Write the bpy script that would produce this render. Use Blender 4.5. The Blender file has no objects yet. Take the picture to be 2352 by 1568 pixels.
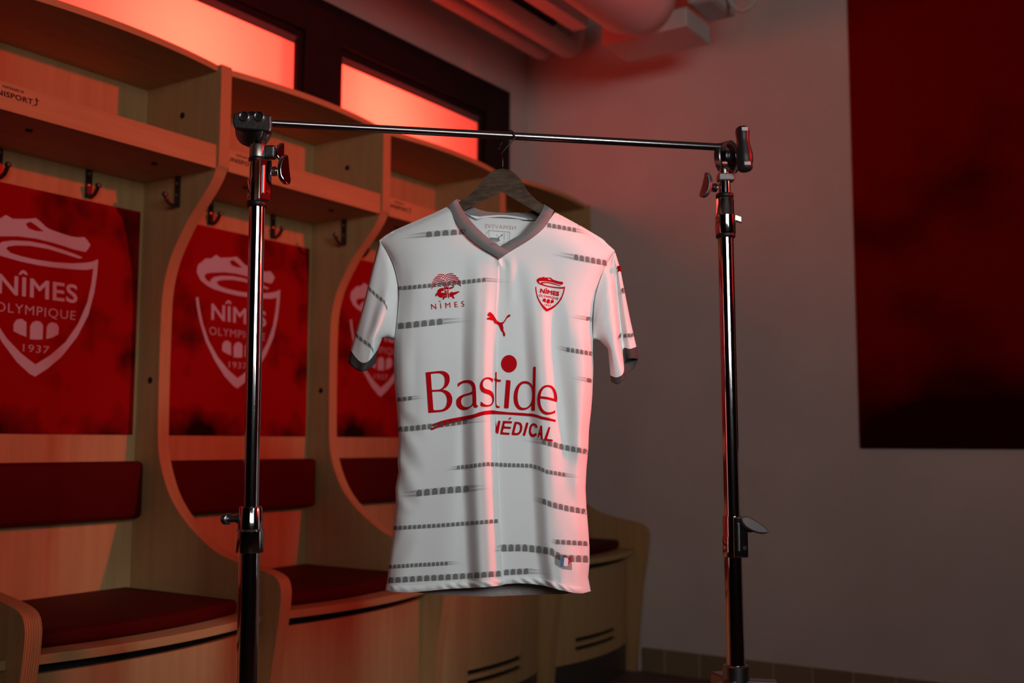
import bpy, bmesh, math, random
import numpy as np
from mathutils import Vector, Matrix
from mathutils.bvhtree import BVHTree
from mathutils.geometry import delaunay_2d_cdt

random.seed(7)
SC = bpy.context.scene
COL = SC.collection

# ------------------------------------------------------------ camera
# room axes: +Y runs along the locker wall, +X runs along the far wall, Z up
IW, IH = 2352.0, 1568.0
CXP, CYP = IW/2, IH/2
V1 = np.array([2800., 1022.]); V2 = np.array([-2560., 1008.])   # vanishing points of the two walls
FPX = math.sqrt(-((V1-[CXP, CYP]) @ (V2-[CXP, CYP])))
def _cr(px, py): return np.array([px-CXP, -(py-CYP), -FPX])
_Y = _cr(*V1); _Y /= np.linalg.norm(_Y)
_X = -_cr(*V2); _X /= np.linalg.norm(_X)
_Z = np.cross(_X, _Y); _Z /= np.linalg.norm(_Z)
_X = np.cross(_Y, _Z)
RM = np.array([_X, _Y, _Z])
CAM = np.array([0., 0., .92])
FH = np.array([-.548, .831, 0.]); FH /= np.linalg.norm(FH)       # level viewing direction
RH = np.array([FH[1], -FH[0], 0.])                              # level, to the right
def RAY(px, py): return RM @ _cr(px, py)
def at(px, py, depth):
    d = RAY(px, py); return CAM + d*(depth/(d @ FH))
def on(px, py, ax, v):
    d = RAY(px, py); return CAM + d*((v-CAM[ax])/d[ax])
cd = bpy.data.cameras.new('camera'); cam = bpy.data.objects.new('camera', cd); COL.objects.link(cam)
cam.matrix_world = Matrix([list(RM[0])+[CAM[0]], list(RM[1])+[CAM[1]], list(RM[2])+[CAM[2]], [0, 0, 0, 1]])
cd.sensor_width = 36.0; cd.lens = FPX/IW*36.0
cd.clip_start = .05
cd.dof.use_dof = True; cd.dof.focus_distance = 1.99; cd.dof.aperture_fstop = 2.8; cd.dof.aperture_blades = 9
SC.camera = cam

# ------------------------------------------------------------ light
SC.view_settings.view_transform = 'Standard'
try: SC.view_settings.look = 'None'
except Exception: pass
SC.view_settings.gamma = 1.0; SC.view_settings.use_curve_mapping = False
SC.view_settings.exposure = 0.0
w = bpy.data.worlds.new('world'); SC.world = w; w.use_nodes = True
w.node_tree.nodes['Background'].inputs[0].default_value = (.9, .62, .55, 1)
w.node_tree.nodes['Background'].inputs[1].default_value = .01
def lamp(name, kind, loc, aim, energy, color, **kw):
    l = bpy.data.lights.new(name, kind); l.energy = energy; l.color = color
    for k, v in kw.items(): setattr(l, k, v)
    o = bpy.data.objects.new(name, l); COL.objects.link(o); o.location = loc
    o.rotation_euler = (Vector(aim)-Vector(loc)).to_track_quat('-Z', 'Y').to_euler()
    return o
UPV = np.array([0, 0, 1.])
key = CAM + RH*.88 + FH*.52; key[2] = 1.78
_k = lamp('key_spot', 'SPOT', tuple(key), (-1.09, 1.65, .94), 50, (.88, .985, 1.0), spot_size=math.radians(43), spot_blend=.75, shadow_soft_size=.09)
_k.scale = (.62, 1, 1)
strip = CAM + RH*1.55 - FH*.55; strip[2] = 1.62
lamp('strip_softbox', 'AREA', tuple(strip), (-1.12, 1.66, 1.25), 1.0, (.90, .97, 1.0), shape='RECTANGLE', size=.09, size_y=.75, spread=math.radians(60))
lamp('red_spot', 'SPOT', (1.5, 3.1, 2.15), (-2.2, 2.10, 1.74), 300, (1.0, .012, .008), spot_size=math.radians(55), spot_blend=1.0, shadow_soft_size=.05)
rim = CAM + RH*2.25 + FH*1.79; rim[2] = 1.75
_r = lamp('added_red_rim', 'SPOT', tuple(rim), (-1.085, 1.555, 1.03), 200, (1.0, .012, .008), spot_size=math.radians(31), spot_blend=.5, shadow_soft_size=.025)  # second red lamp, added only to redden the jersey folds
_r.scale = (.22, 1, 1)
lamp('added_red_glint', 'AREA', tuple(rim + RH*.05 + UPV*.1), (-1.13, 1.62, 1.25), .03, (1.0, .012, .008), shape='RECTANGLE', size=.05, size_y=.8, spread=math.radians(30))  # added beside the rim spot only for long red glints on chrome
lamp('room_fill', 'AREA', (2.05, -.93, 1.85), (-2.2, 4.0, 2.35), 9.3, (1.0, .86, .80), shape='RECTANGLE', size=2.0, size_y=.9, spread=math.radians(80))
for wy in (2.098, 3.02):
    lamp('window_lamp', 'AREA', (-3.04, wy, 2.12), (-2.4, wy, 2.15), 20, (1.0, .044, .023), shape='ELLIPSE', size=.20, size_y=.14)

# ------------------------------------------------------------ materials
def mat(name, color, rough=.6, metal=0., spec=.5, **kw):
    m = bpy.data.materials.new(name); m.use_nodes = True
    b = m.node_tree.nodes['Principled BSDF']
    b.inputs['Base Color'].default_value = (*color, 1); b.inputs['Roughness'].default_value = rough
    b.inputs['Metallic'].default_value = metal; b.inputs['Specular IOR Level'].default_value = spec
    for k, v in kw.items(): b.inputs[k].default_value = v
    return m
def nodes(m): return m.node_tree.nodes, m.node_tree.links, m.node_tree.nodes['Principled BSDF']
def noise_mix(m, c1, c2, scale, detail=4, mapping=None, lo=.3, hi=.7, obj=True):
    n, l, b = nodes(m)
    tc = n.new('ShaderNodeTexCoord'); mp = n.new('ShaderNodeMapping'); nz = n.new('ShaderNodeTexNoise')
    cr = n.new('ShaderNodeValToRGB')
    l.new(tc.outputs['Object'], mp.inputs[0]); l.new(mp.outputs[0], nz.inputs['Vector'])
    if mapping: mp.inputs['Scale'].default_value = mapping
    nz.inputs['Scale'].default_value = scale; nz.inputs['Detail'].default_value = detail
    cr.color_ramp.elements[0].position = lo; cr.color_ramp.elements[1].position = hi
    cr.color_ramp.elements[0].color = (*c1, 1); cr.color_ramp.elements[1].color = (*c2, 1)
    l.new(nz.outputs[0], cr.inputs[0]); l.new(cr.outputs[0], b.inputs['Base Color'])
    return nz
def bump(m, scale, strength, dist=.001, mapping=None):
    n, l, b = nodes(m)
    tc = n.new('ShaderNodeTexCoord'); mp = n.new('ShaderNodeMapping'); nz = n.new('ShaderNodeTexNoise'); bp = n.new('ShaderNodeBump')
    l.new(tc.outputs['Object'], mp.inputs[0]); l.new(mp.outputs[0], nz.inputs['Vector'])
    if mapping: mp.inputs['Scale'].default_value = mapping
    nz.inputs['Scale'].default_value = scale; bp.inputs['Strength'].default_value = strength; bp.inputs['Distance'].default_value = dist
    l.new(nz.outputs[0], bp.inputs['Height']); l.new(bp.outputs[0], b.inputs['Normal'])
M = {}
M['wall'] = mat('painted_plaster', (.58, .53, .50), .85, spec=.25); noise_mix(M['wall'], (.55, .50, .475), (.61, .56, .53), 3); bump(M['wall'], 90, .25, .002)
M['ceiling'] = mat('ceiling_paint', (.3, .28, .27), .9); M['dark_wall'] = mat('darkened_unseen_wall', (.05, .045, .045), .9)  # unseen walls coloured dark so the chrome reflects an unlit room
M['floor'] = mat('dark_floor_tile', (.12, .09, .085), .5); noise_mix(M['floor'], (.10, .075, .07), (.15, .11, .10), 6)
M['tile'] = mat('beige_base_tile', (.42, .32, .20), .4)
def tile_nodes():
    n, l, b = nodes(M['tile'])
    tc = n.new('ShaderNodeTexCoord'); br = n.new('ShaderNodeTexBrick')
    sp = n.new('ShaderNodeSeparateXYZ'); cb = n.new('ShaderNodeCombineXYZ')
    l.new(tc.outputs['Object'], sp.inputs[0]); l.new(sp.outputs[0], cb.inputs[0]); l.new(cb.outputs[0], br.inputs['Vector'])
    br.inputs['Color1'].default_value = (.20, .15, .085, 1); br.inputs['Color2'].default_value = (.24, .18, .11, 1)
    br.inputs['Mortar'].default_value = (.36, .32, .26, 1); br.inputs['Scale'].default_value = 1.0
    br.inputs['Brick Width'].default_value = .15; br.inputs['Row Height'].default_value = 1.0; br.inputs['Mortar Size'].default_value = .003
    br.offset = 0; cb.inputs[1].default_value = .5
    l.new(br.outputs[0], b.inputs['Base Color'])
tile_nodes()
M['wood'] = mat('beech_laminate', (.48, .26, .095), .55, spec=.3); noise_mix(M['wood'], (.43, .27, .115), (.51, .33, .15), 5, 6, (8, 8, .6))
M['wood_h'] = mat('beech_laminate_long_grain', (.48, .26, .095), .55, spec=.3); noise_mix(M['wood_h'], (.43, .27, .115), (.51, .33, .15), 5, 6, (8, .6, 8))
M['ply'] = mat('plywood_edge', (.5, .3, .13), .6, spec=.3)
def ply_nodes():
    n, l, b = nodes(M['ply'])
    tc = n.new('ShaderNodeTexCoord'); wv = n.new('ShaderNodeTexWave'); cr = n.new('ShaderNodeValToRGB')
    wv.wave_type = 'BANDS'; wv.bands_direction = 'Y'; wv.inputs['Scale'].default_value = 55; wv.inputs['Distortion'].default_value = .4
    l.new(tc.outputs['Object'], wv.inputs['Vector'])
    cr.color_ramp.elements[0].color = (.36, .20, .075, 1); cr.color_ramp.elements[1].color = (.56, .35, .16, 1)
    l.new(wv.outputs[0], cr.inputs[0]); l.new(cr.outputs[0], b.inputs['Base Color'])
ply_nodes()
M['poster'] = mat('printed_red_panel', (.42, .003, .006), .7, spec=.08)
def poster_nodes(m, red, seed, dark, zlo, zhi, sc):
    n, l, b = nodes(m)
    tc = n.new('ShaderNodeTexCoord'); mp = n.new('ShaderNodeMapping'); nz = n.new('ShaderNodeTexNoise')
    sp = n.new('ShaderNodeSeparateXYZ'); mr = n.new('ShaderNodeMapRange'); ad = n.new('ShaderNodeMath'); cr = n.new('ShaderNodeValToRGB')
    mp.inputs['Location'].default_value = (seed, seed, seed)
    l.new(tc.outputs['Object'], mp.inputs[0]); l.new(mp.outputs[0], nz.inputs['Vector']); nz.inputs['Scale'].default_value = sc; nz.inputs['Detail'].default_value = 3
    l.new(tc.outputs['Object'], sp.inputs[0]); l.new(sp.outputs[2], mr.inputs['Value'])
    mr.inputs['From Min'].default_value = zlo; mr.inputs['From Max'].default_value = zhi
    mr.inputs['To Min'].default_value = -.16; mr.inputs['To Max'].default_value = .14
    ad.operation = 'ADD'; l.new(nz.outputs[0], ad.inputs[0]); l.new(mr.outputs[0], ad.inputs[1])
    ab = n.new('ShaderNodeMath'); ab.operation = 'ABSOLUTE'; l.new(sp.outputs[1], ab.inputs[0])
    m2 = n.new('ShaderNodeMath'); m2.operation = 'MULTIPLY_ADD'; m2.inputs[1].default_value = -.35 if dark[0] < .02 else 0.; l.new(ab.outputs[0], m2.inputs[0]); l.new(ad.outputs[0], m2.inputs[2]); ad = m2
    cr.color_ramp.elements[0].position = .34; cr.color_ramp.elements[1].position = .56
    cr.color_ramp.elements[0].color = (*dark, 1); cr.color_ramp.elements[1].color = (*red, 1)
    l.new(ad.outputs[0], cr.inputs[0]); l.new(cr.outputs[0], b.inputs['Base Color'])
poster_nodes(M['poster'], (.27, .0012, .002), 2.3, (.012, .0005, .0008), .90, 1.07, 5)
M['wall_poster'] = mat('dark_red_wall_panel', (.2, .002, .004), .9, spec=.03)
poster_nodes(M['wall_poster'], (.20, .001, .0015), 4., (.028, .0004, .0005), -.1, 1.3, 1.6)
M['crest_pink'] = mat('pale_print_on_panel', (.46, .50, .56), .55, spec=.3)
M['vinyl'] = mat('red_vinyl_upholstery', (.062, .0008, .001), .6, spec=.12); bump(M['vinyl'], 250, .15, .0005)
M['kick'] = mat('grey_kick_plate', (.05, .042, .038), .4)
M['black'] = mat('black_gap', (.004, .004, .004), .8)
M['hook'] = mat('dark_hook_metal', (.08, .07, .07), .3, metal=.8)
M['screw'] = mat('steel_screw', (.6, .6, .62), .3, metal=1.)
M['ink'] = mat('black_lettering', (.012, .006, .006), .6)
M['frame'] = mat('black_window_frame', (.006, .005, .006), .6, spec=.2)
M['bead'] = mat('black_glazing_bead', (.09, .07, .07), .45)
M['pipe'] = mat('white_pipe_lagging', (.62, .58, .55), .6)
M['duct'] = mat('galvanised_duct', (.55, .52, .50), .5)
M['chrome'] = mat('chrome', (.80, .80, .82), .09, metal=1.)
M['bar'] = mat('dimmed_chrome_bar', (.30, .29, .30), .22, metal=1.)  # chrome darkened and roughened to hold down the fill's highlight
M['cast'] = mat('cast_metal', (.42, .42, .43), .28, metal=1.); bump(M['cast'], 120, .15, .0006)
M['jaw'] = mat('worn_cast_jaw', (.16, .16, .17), .42, metal=1.); bump(M['jaw'], 160, .35, .0008); M['knob'] = mat('dark_cast_knob', (.20, .20, .205), .5, metal=.9); M['matte_steel'] = mat('matte_steel', (.55, .55, .52), .38, metal=1.)
M['rubber'] = mat('black_rubber', (.012, .012, .013), .45)
M['grip'] = mat('black_plastic_grip', (.018, .022, .026), .42)
M['pad'] = mat('white_grip_label', (.75, .75, .78), .4)
M['wire'] = mat('black_wire', (.02, .02, .02), .25, metal=.6)
M['hanger'] = mat('weathered_hanger_wood', (.12, .085, .06), .6, spec=.2)
noise_mix(M['hanger'], (.030, .018, .009), (.080, .052, .030), 40, 8, (1, 1, 4), .35, .68); bump(M['hanger'], 160, .35, .0008, (1, 1, 3))
M['cloth'] = mat('white_polyester_jersey', (.78, .79, .79), .75, spec=.2, **{'Sheen Weight': .15}); bump(M['cloth'], 900, .12, .0004)
M['collar'] = mat('grey_rib_knit', (.175, .165, .165), .7, spec=.3, **{'Sheen Weight': .3}); bump(M['collar'], 700, .2, .0005)
M['cuff'] = mat('dark_grey_rib_knit', (.055, .050, .050), .7, spec=.3); bump(M['cuff'], 700, .2, .0005)
M['red_print'] = mat('red_heat_print', (.52, .001, .006), .7, spec=.08)
M['thread'] = mat('white_overlock_tape', (.68, .72, .72), .8)
def fade_mat(name, color, alpha=1.):
    m = mat(name, color, .75, spec=.2)
    n, l, b = nodes(m)
    at_ = n.new('ShaderNodeAttribute'); at_.attribute_name = 'fade'
    tr = n.new('ShaderNodeBsdfTransparent'); mx = n.new('ShaderNodeMixShader'); out = n['Material Output']
    l.new(at_.outputs['Fac'], mx.inputs[0]); l.new(tr.outputs[0], mx.inputs[1]); l.new(b.outputs[0], mx.inputs[2]); l.new(mx.outputs[0], out.inputs[0])
    return m
M['arcade'] = fade_mat('grey_sublimated_arches', (.085, .082, .078))
M['ghost_red'] = fade_mat('show_through_red', (.55, .10, .10)); M['ghost_grey'] = fade_mat('show_through_grey', (.14, .18, .17))
M['tag'] = fade_mat('translucent_grey_tag', (.10, .10, .10))
M['blue'] = mat('blue_stripe', (.01, .16, .42), .5); M['white'] = mat('white_ink', (.75, .76, .78), .5)
def pane_mat():
    m = bpy.data.materials.new('frosted_glass'); m.use_nodes = True; n = m.node_tree.nodes; l = m.node_tree.links; n.clear()
    o = n.new('ShaderNodeOutputMaterial'); t = n.new('ShaderNodeBsdfTranslucent'); d = n.new('ShaderNodeBsdfDiffuse'); mx = n.new('ShaderNodeMixShader')
    t.inputs[0].default_value = (.92, .92, .92, 1); d.inputs[0].default_value = (.8, .8, .8, 1); mx.inputs[0].default_value = .2
    l.new(t.outputs[0], mx.inputs[1]); l.new(d.outputs[0], mx.inputs[2]); l.new(mx.outputs[0], o.inputs[0]); return m
M['pane'] = pane_mat()

# ------------------------------------------------------------ helpers
def empty(name, loc=(0, 0, 0), parent=None):
    o = bpy.data.objects.new(name, None); COL.objects.link(o); o.location = loc; o.empty_display_size = .1
    if parent: o.parent = parent
    return o
def tag(o, label=None, cat=None, group=None, kind=None):
    if label: o['label'] = label
    if cat: o['category'] = cat
    if group: o['group'] = group
    if kind: o['kind'] = kind
    return o
def loc_of(o):
    v = Vector((0, 0, 0))
    while o is not None: v = v + o.location; o = o.parent
    return v
class MB:
    """collects shapes given in world coordinates; build() links them as one mesh"""
    def __init__(s): s.v = []; s.f = []; s.m = []; s.fade = []
    def add(s, vs, fs, mi=0, fade=None):
        o = len(s.v); s.v += [tuple(map(float, p)) for p in vs]; s.f += [tuple(i+o for i in f) for f in fs]; s.m += [mi]*len(fs)
        s.fade += (list(fade) if fade is not None else [1.]*len(vs)); return s
    def box(s, x0, x1, y0, y1, z0, z1, mi=0):
        return s.add([(x0, y0, z0), (x1, y0, z0), (x1, y1, z0), (x0, y1, z0), (x0, y0, z1), (x1, y0, z1), (x1, y1, z1), (x0, y1, z1)],
              [(0, 3, 2, 1), (4, 5, 6, 7), (0, 1, 5, 4), (1, 2, 6, 5), (2, 3, 7, 6), (3, 0, 4, 7)], mi)
    def obox(s, c, ux, uy, uz, hx, hy, hz, mi=0):
        c = np.array(c, float); ux, uy, uz = [np.array(a, float)/np.linalg.norm(a) for a in (ux, uy, uz)]
        vs = [c + ux*hx*a + uy*hy*b + uz*hz*d for d in (-1, 1) for a, b in ((-1, -1), (1, -1), (1, 1), (-1, 1))]
        return s.add(vs, [(0, 3, 2, 1), (4, 5, 6, 7), (0, 1, 5, 4), (1, 2, 6, 5), (2, 3, 7, 6), (3, 0, 4, 7)], mi)
    def prism(s, pts, d, mi=0, mside=None):
        """closed 3D outline pts extruded by vector d"""
        n = len(pts); d = np.array(d, float); a = [np.array(p, float) for p in pts]
        o = len(s.v)
        s.v += [tuple(p) for p in a] + [tuple(p+d) for p in a]; s.fade += [1.]*(2*n)
        s.f += [tuple(o+i for i in range(n))[::-1], tuple(o+n+i for i in range(n))]; s.m += [mi, mi]
        for i in range(n):
            j = (i+1) % n; s.f.append((o+i, o+j, o+n+j, o+n+i)); s.m.append(mi if mside is None else mside)
        return s
    def lathe(s, c, axis, prof, n=32, mi=0, caps=True):
        """prof: (distance along axis, radius)"""
        c = np.array(c, float); a = np.array(axis, float); a /= np.linalg.norm(a)
        u = np.cross(a, [0, 0, 1.]);
        if np.linalg.norm(u) < .05: u = np.cross(a, [1., 0, 0])
        u /= np.linalg.norm(u); v = np.cross(a, u); vs = []; fs = []
        for t, r in prof:
            for i in range(n):
                th = 2*math.pi*i/n; vs.append(c + a*t + (u*math.cos(th)+v*math.sin(th))*r)
        for k in range(len(prof)-1):
            for i in range(n):
                j = (i+1) % n; fs.append((k*n+i, k*n+j, (k+1)*n+j, (k+1)*n+i))
        if caps: fs.append(tuple(range(n))[::-1]); fs.append(tuple((len(prof)-1)*n+i for i in range(n)))
        return s.add(vs, fs, mi)
    def tube(s, path, r, n=12, mi=0):
        P = [np.array(p, float) for p in path]; vs = []; fs = []; rr = r if hasattr(r, '__len__') else [r]*len(P)
        up = None
        for i, p in enumerate(P):
            t = P[min(i+1, len(P)-1)] - P[max(i-1, 0)]; t /= np.linalg.norm(t)
            if up is None:
                up = np.cross(t, [0, 0, 1.]);
                if np.linalg.norm(up) < .05: up = np.cross(t, [1., 0, 0])
            up = up - t*(up@t); up /= np.linalg.norm(up); b = np.cross(t, up)
            for k in range(n):
                th = 2*math.pi*k/n; vs.append(p + (up*math.cos(th)+b*math.sin(th))*rr[i])
        for i in range(len(P)-1):
            for k in range(n):
                j = (k+1) % n; fs.append((i*n+k, i*n+j, (i+1)*n+j, (i+1)*n+k))
        fs.append(tuple(range(n))[::-1]); fs.append(tuple((len(P)-1)*n+k for k in range(n)))
        return s.add(vs, fs, mi)
    def grid(s, rows, mi=0, closed=False):
        """rows: list of equally long point lists"""
        n = len(rows[0]); vs = [p for r in rows for p in r]; fs = []
        for i in range(len(rows)-1):
            for k in range(n if closed else n-1):
                j = (k+1) % n; fs.append((i*n+k, i*n+j, (i+1)*n+j, (i+1)*n+k))
        return s.add(vs, fs, mi)
    def build(s, name, mats, parent=None, smooth=False, bevel=0, auto=None, sub=0):
        me = bpy.data.meshes.new(name); o = bpy.data.objects.new(name, me); COL.objects.link(o)
        if parent is not None: o.parent = parent; off = loc_of(parent)
        else:
            if s.v: a = np.array(s.v); off = Vector(((a[:, 0].min()+a[:, 0].max())/2, (a[:, 1].min()+a[:, 1].max())/2, a[:, 2].min())); o.location = off
        me.from_pydata([(p[0]-off[0], p[1]-off[1], p[2]-off[2]) for p in s.v], [], s.f)
        for mm in (mats if isinstance(mats, (list, tuple)) else [mats]): me.materials.append(mm)
        me.polygons.foreach_set('material_index', s.m)
        bm = bmesh.new(); bm.from_mesh(me); bmesh.ops.recalc_face_normals(bm, faces=bm.faces); bm.to_mesh(me); bm.free()
        if any(a != 1. for a in s.fade):
            at_ = me.attributes.new('fade', 'FLOAT', 'POINT'); at_.data.foreach_set('value', s.fade)
        if smooth: me.polygons.foreach_set('use_smooth', [True]*len(me.polygons))
        if bevel:
            b = o.modifiers.new('bevel', 'BEVEL'); b.width = bevel; b.segments = 2; b.limit_method = 'ANGLE'; b.angle_limit = math.radians(40)
        if auto:
            me.polygons.foreach_set('use_smooth', [True]*len(me.polygons))
            me.set_sharp_from_angle(angle=math.radians(auto))
        if sub: m = o.modifiers.new('sub', 'SUBSURF'); m.levels = sub; m.render_levels = sub
        return o
def lerp(a, b, t): return np.array(a, float)*(1-t) + np.array(b, float)*t
def interp(x, xs, ys): return float(np.interp(x, xs, ys))
def resample(pts, n):
    P = np.array(pts, float); d = np.r_[0, np.cumsum(np.linalg.norm(np.diff(P, axis=0), axis=1))]
    t = np.linspace(0, d[-1], n); return [np.array([np.interp(x, d, P[:, k]) for k in range(P.shape[1])]) for x in t]
def spline(pts, per=6, closed=False):
    P = [np.array(p, float) for p in pts]; n = len(P); out = []
    rng = range(n) if closed else range(n-1)
    for i in rng:
        if closed: p0, p1, p2, p3 = P[(i-1) % n], P[i], P[(i+1) % n], P[(i+2) % n]
        else: p0, p1, p2, p3 = P[max(i-1, 0)], P[i], P[i+1], P[min(i+2, n-1)]
        for k in range(per):
            t = k/per; out.append(.5*((2*p1)+(-p0+p2)*t+(2*p0-5*p1+4*p2-p3)*t*t+(-p0+3*p1-3*p2+p3)*t**3))
    if not closed: out.append(P[-1])
    return out
def inside(loops, x, y):
    c = np.zeros(len(x), bool)
    for L in loops:
        L = np.array(L); X0, Y0 = L[:, 0], L[:, 1]; X1, Y1 = np.roll(X0, -1), np.roll(Y0, -1)
        for a, b, cx_, d in zip(X0, Y0, X1, Y1):
            if b == d: continue
            hit = ((b > y) != (d > y)) & (x < (cx_-a)*(y-b)/(d-b)+a); c ^= hit
    return c
def polyfill(loops, extra=None):
    """triangulate an even-odd region with optional interior points; 2D in, (verts, tris) out"""
    vs = []; es = []
    for L in loops:
        o = len(vs); vs += [Vector((float(p[0]), float(p[1]))) for p in L]; es += [(o+i, o+(i+1) % len(L)) for i in range(len(L))]
    if extra is not None and len(extra):
        ex = np.array(extra); ok = inside(loops, ex[:, 0], ex[:, 1]); vs += [Vector((float(a), float(b))) for a, b in ex[ok]]
    r = delaunay_2d_cdt(vs, es, [], 0, 1e-5)
    V = np.array([(p[0], p[1]) for p in r[0]]); T = np.array([f for f in r[2] if len(f) == 3])
    c = V[T].mean(axis=1); T = T[inside(loops, c[:, 0], c[:, 1])]
    return V, [tuple(int(i) for i in t) for t in T]
def text_loops(body, spacing=1., offset=0., shear=0.):
    """outlines of a word in the built-in font, x scaled 0..1, y 0..1 over the cap height"""
    cu = bpy.data.curves.new('t', 'FONT'); cu.body = body; cu.space_character = spacing; cu.offset = offset; cu.resolution_u = 4; cu.shear = shear
    o = bpy.data.objects.new('t', cu); me = o.to_mesh()
    vs = np.array([(v.co.x, v.co.y) for v in me.vertices]); cnt = {}
    for p in me.polygons:
        k = list(p.vertices)
        for a, b in zip(k, k[1:]+k[:1]): e = (min(a, b), max(a, b)); cnt[e] = cnt.get(e, 0)+1
    nb = {}
    for (a, b), c in cnt.items():
        if c == 1: nb.setdefault(a, []).append(b); nb.setdefault(b, []).append(a)
    loops = []; seen = set()
    for st in nb:
        if st in seen: continue
        L = [st]; seen.add(st); cur = st
        while True:
            nx = [q for q in nb[cur] if q not in seen]
            if not nx: break
            cur = nx[0]; seen.add(cur); L.append(cur)
        if len(L) > 2: loops.append(vs[L])
    o.to_mesh_clear(); bpy.data.objects.remove(o); bpy.data.curves.remove(cu)
    al = np.concatenate(loops); x0, x1 = al[:, 0].min(), al[:, 0].max()
    return [np.c_[(L[:, 0]-x0)/(x1-x0), L[:, 1]/.729] for L in loops]
def quad_map(loops, TL, TR, BL, BR):
    TL, TR, BL, BR = [np.array(q, float) for q in (TL, TR, BL, BR)]; out = []
    for L in loops:
        u = L[:, :1]; v = L[:, 1:2]; out.append((BL*(1-u)+BR*u)*(1-v) + (TL*(1-u)+TR*u)*v)
    return out
def homography(src, dst):
    A = []
    for (x, y), (u, v) in zip(src, dst):
        A.append([x, y, 1, 0, 0, 0, -u*x, -u*y, -u]); A.append([0, 0, 0, x, y, 1, -v*x, -v*y, -v])
    h = np.linalg.svd(np.array(A, float))[2][-1].reshape(3, 3)
    def f(L):
        L = np.array(L, float); q = np.c_[L, np.ones(len(L))] @ h.T; return q[:, :2]/q[:, 2:3]
    return f

# ------------------------------------------------------------ room shell
XW, YB = -2.565, 4.0116            # locker wall plane, far wall plane
ZC = 3.0; XR, YF = 3.6, -2.6
WB, WT = 1.90, 2.473               # window opening
def st(o): return tag(o, kind='structure')
st(MB().box(XW-.3, XR+.1, YF-.1, YB+.1, -.1, 0).build('floor', M['floor']))
st(MB().box(XW-.3, XR+.1, YF-.1, YB+.1, ZC, ZC+.1).build('ceiling', M['ceiling']))
wl = MB(); wl.box(XW-.12, XW, YF, 1.35, 0, ZC); wl.box(XW-.12, XW, 3.853, YB, 0, ZC); wl.box(XW-.12, XW, 1.35, 3.853, 0, WB); wl.box(XW-.12, XW, 1.35, 3.853, WT, ZC)
st(wl.build('wall_left', M['wall']))
st(MB().box(XW-.12, XR, YB, YB+.1, 0, ZC).build('wall_back', M['wall']))
st(MB().box(XR, XR+.1, YF, YB, 0, ZC).build('wall_right', M['dark_wall']))
st(MB().box(XW-.12, XR, YF-.1, YF, 0, ZC).build('wall_front', M['dark_wall']))
st(MB().box(-2.0, XR, YB-.012, YB, 0, .095).build('baseboard_back', M['tile'], bevel=.002))
# windows: deep black frame, sash, frosted pane
def window(nm, y0, y1, gy0, gy1):
    r = empty(nm, (XW, (y0+y1)/2, WB)); st(r)
    f = MB(); f.box(XW-.10, XW+.012, y0, gy0-.028, WB, WT); f.box(XW-.10, XW+.012, gy1+.028, y1, WB, WT)
    f.box(XW-.10, XW+.012, gy0-.028, gy1+.028, 2.335, WT); f.box(XW-.10, XW+.012, gy0-.028, gy1+.028, WB, WB+.05); f.build('window_frame', M['frame'], r, bevel=.003)
    s = MB(); X0, X1 = XW-.040, XW-.002
    s.box(X0, X1, gy0-.028, gy0, WB+.05, 2.335); s.box(X0, X1, gy1, gy1+.028, WB+.05, 2.335); s.box(X0, X1, gy0, gy1, 2.306, 2.335); s.box(X0, X1, gy0, gy1, WB+.05, WB+.08)
    s.build('sash', M['frame'], r, bevel=.004)
    bd = MB(); bd.add([(X1-.002, gy0, 2.306), (X1-.002, gy1, 2.306), (X0+.020, gy1, 2.284), (X0+.020, gy0, 2.284), (X0+.020, gy0, 2.306), (X0+.020, gy1, 2.306)], [(0, 1, 2, 3), (3, 2, 5, 4), (4, 5, 1, 0), (0, 3, 4), (1, 5, 2)]); bd.build('glazing_bead', M['bead'], r)
    MB().add([(X0+.022, gy0-.006, WB+.076), (X0+.022, gy1+.006, WB+.076), (X0+.022, gy1+.006, 2.306), (X0+.022, gy0-.006, 2.306)], [(0, 1, 2, 3)]).build('frosted_pane', M['pane'], r)
window('window_1', 1.35, 2.668, 1.60, 2.553)
window('window_2', 2.668, 3.853, 2.78, 3.642)

# ------------------------------------------------------------ crest artwork (own 1568-unit square)
CREST_MAIN = [(275,300),(290,250),(310,228),(345,215),(370,198),(400,185),(428,190),(455,190),(485,178),(520,160),(545,172),(570,188),(690,190),(730,188),(770,185),(810,215),(845,248),(880,268),(960,295),(1060,325),(1125,335),(1190,335),(1215,362),(1240,395),(1218,425),(1190,450),
 (1080,425),(990,397),(900,370),(750,335),(600,315),(450,312),(390,315),(366,328),(362,345),(375,368),(400,385),(425,395),(430,375),(470,352),(560,345),(700,355),(830,380),(980,425),(1080,460),(1160,492),(1130,500),(1000,460),(850,415),(700,388),(580,382),(515,388),(495,403),(530,435),(620,465),(750,495),(900,520),(1060,535),(1180,535),(1250,528),(1305,512),
 (1290,620),(1250,780),(1180,960),(1060,1130),(900,1280),(760,1365),(645,1415),(600,1385),(500,1280),(390,1110),(300,920),(250,720),(237,600),(235,520),(265,515),(270,620),(290,760),(340,920),(430,1080),(540,1210),(600,1265),(660,1315),(800,1255),(950,1160),(1080,1020),(1180,850),(1230,700),(1255,583),(1190,592),(1060,580),(900,560),(750,535),(600,500),(450,455),(370,415),(310,370)]
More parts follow.
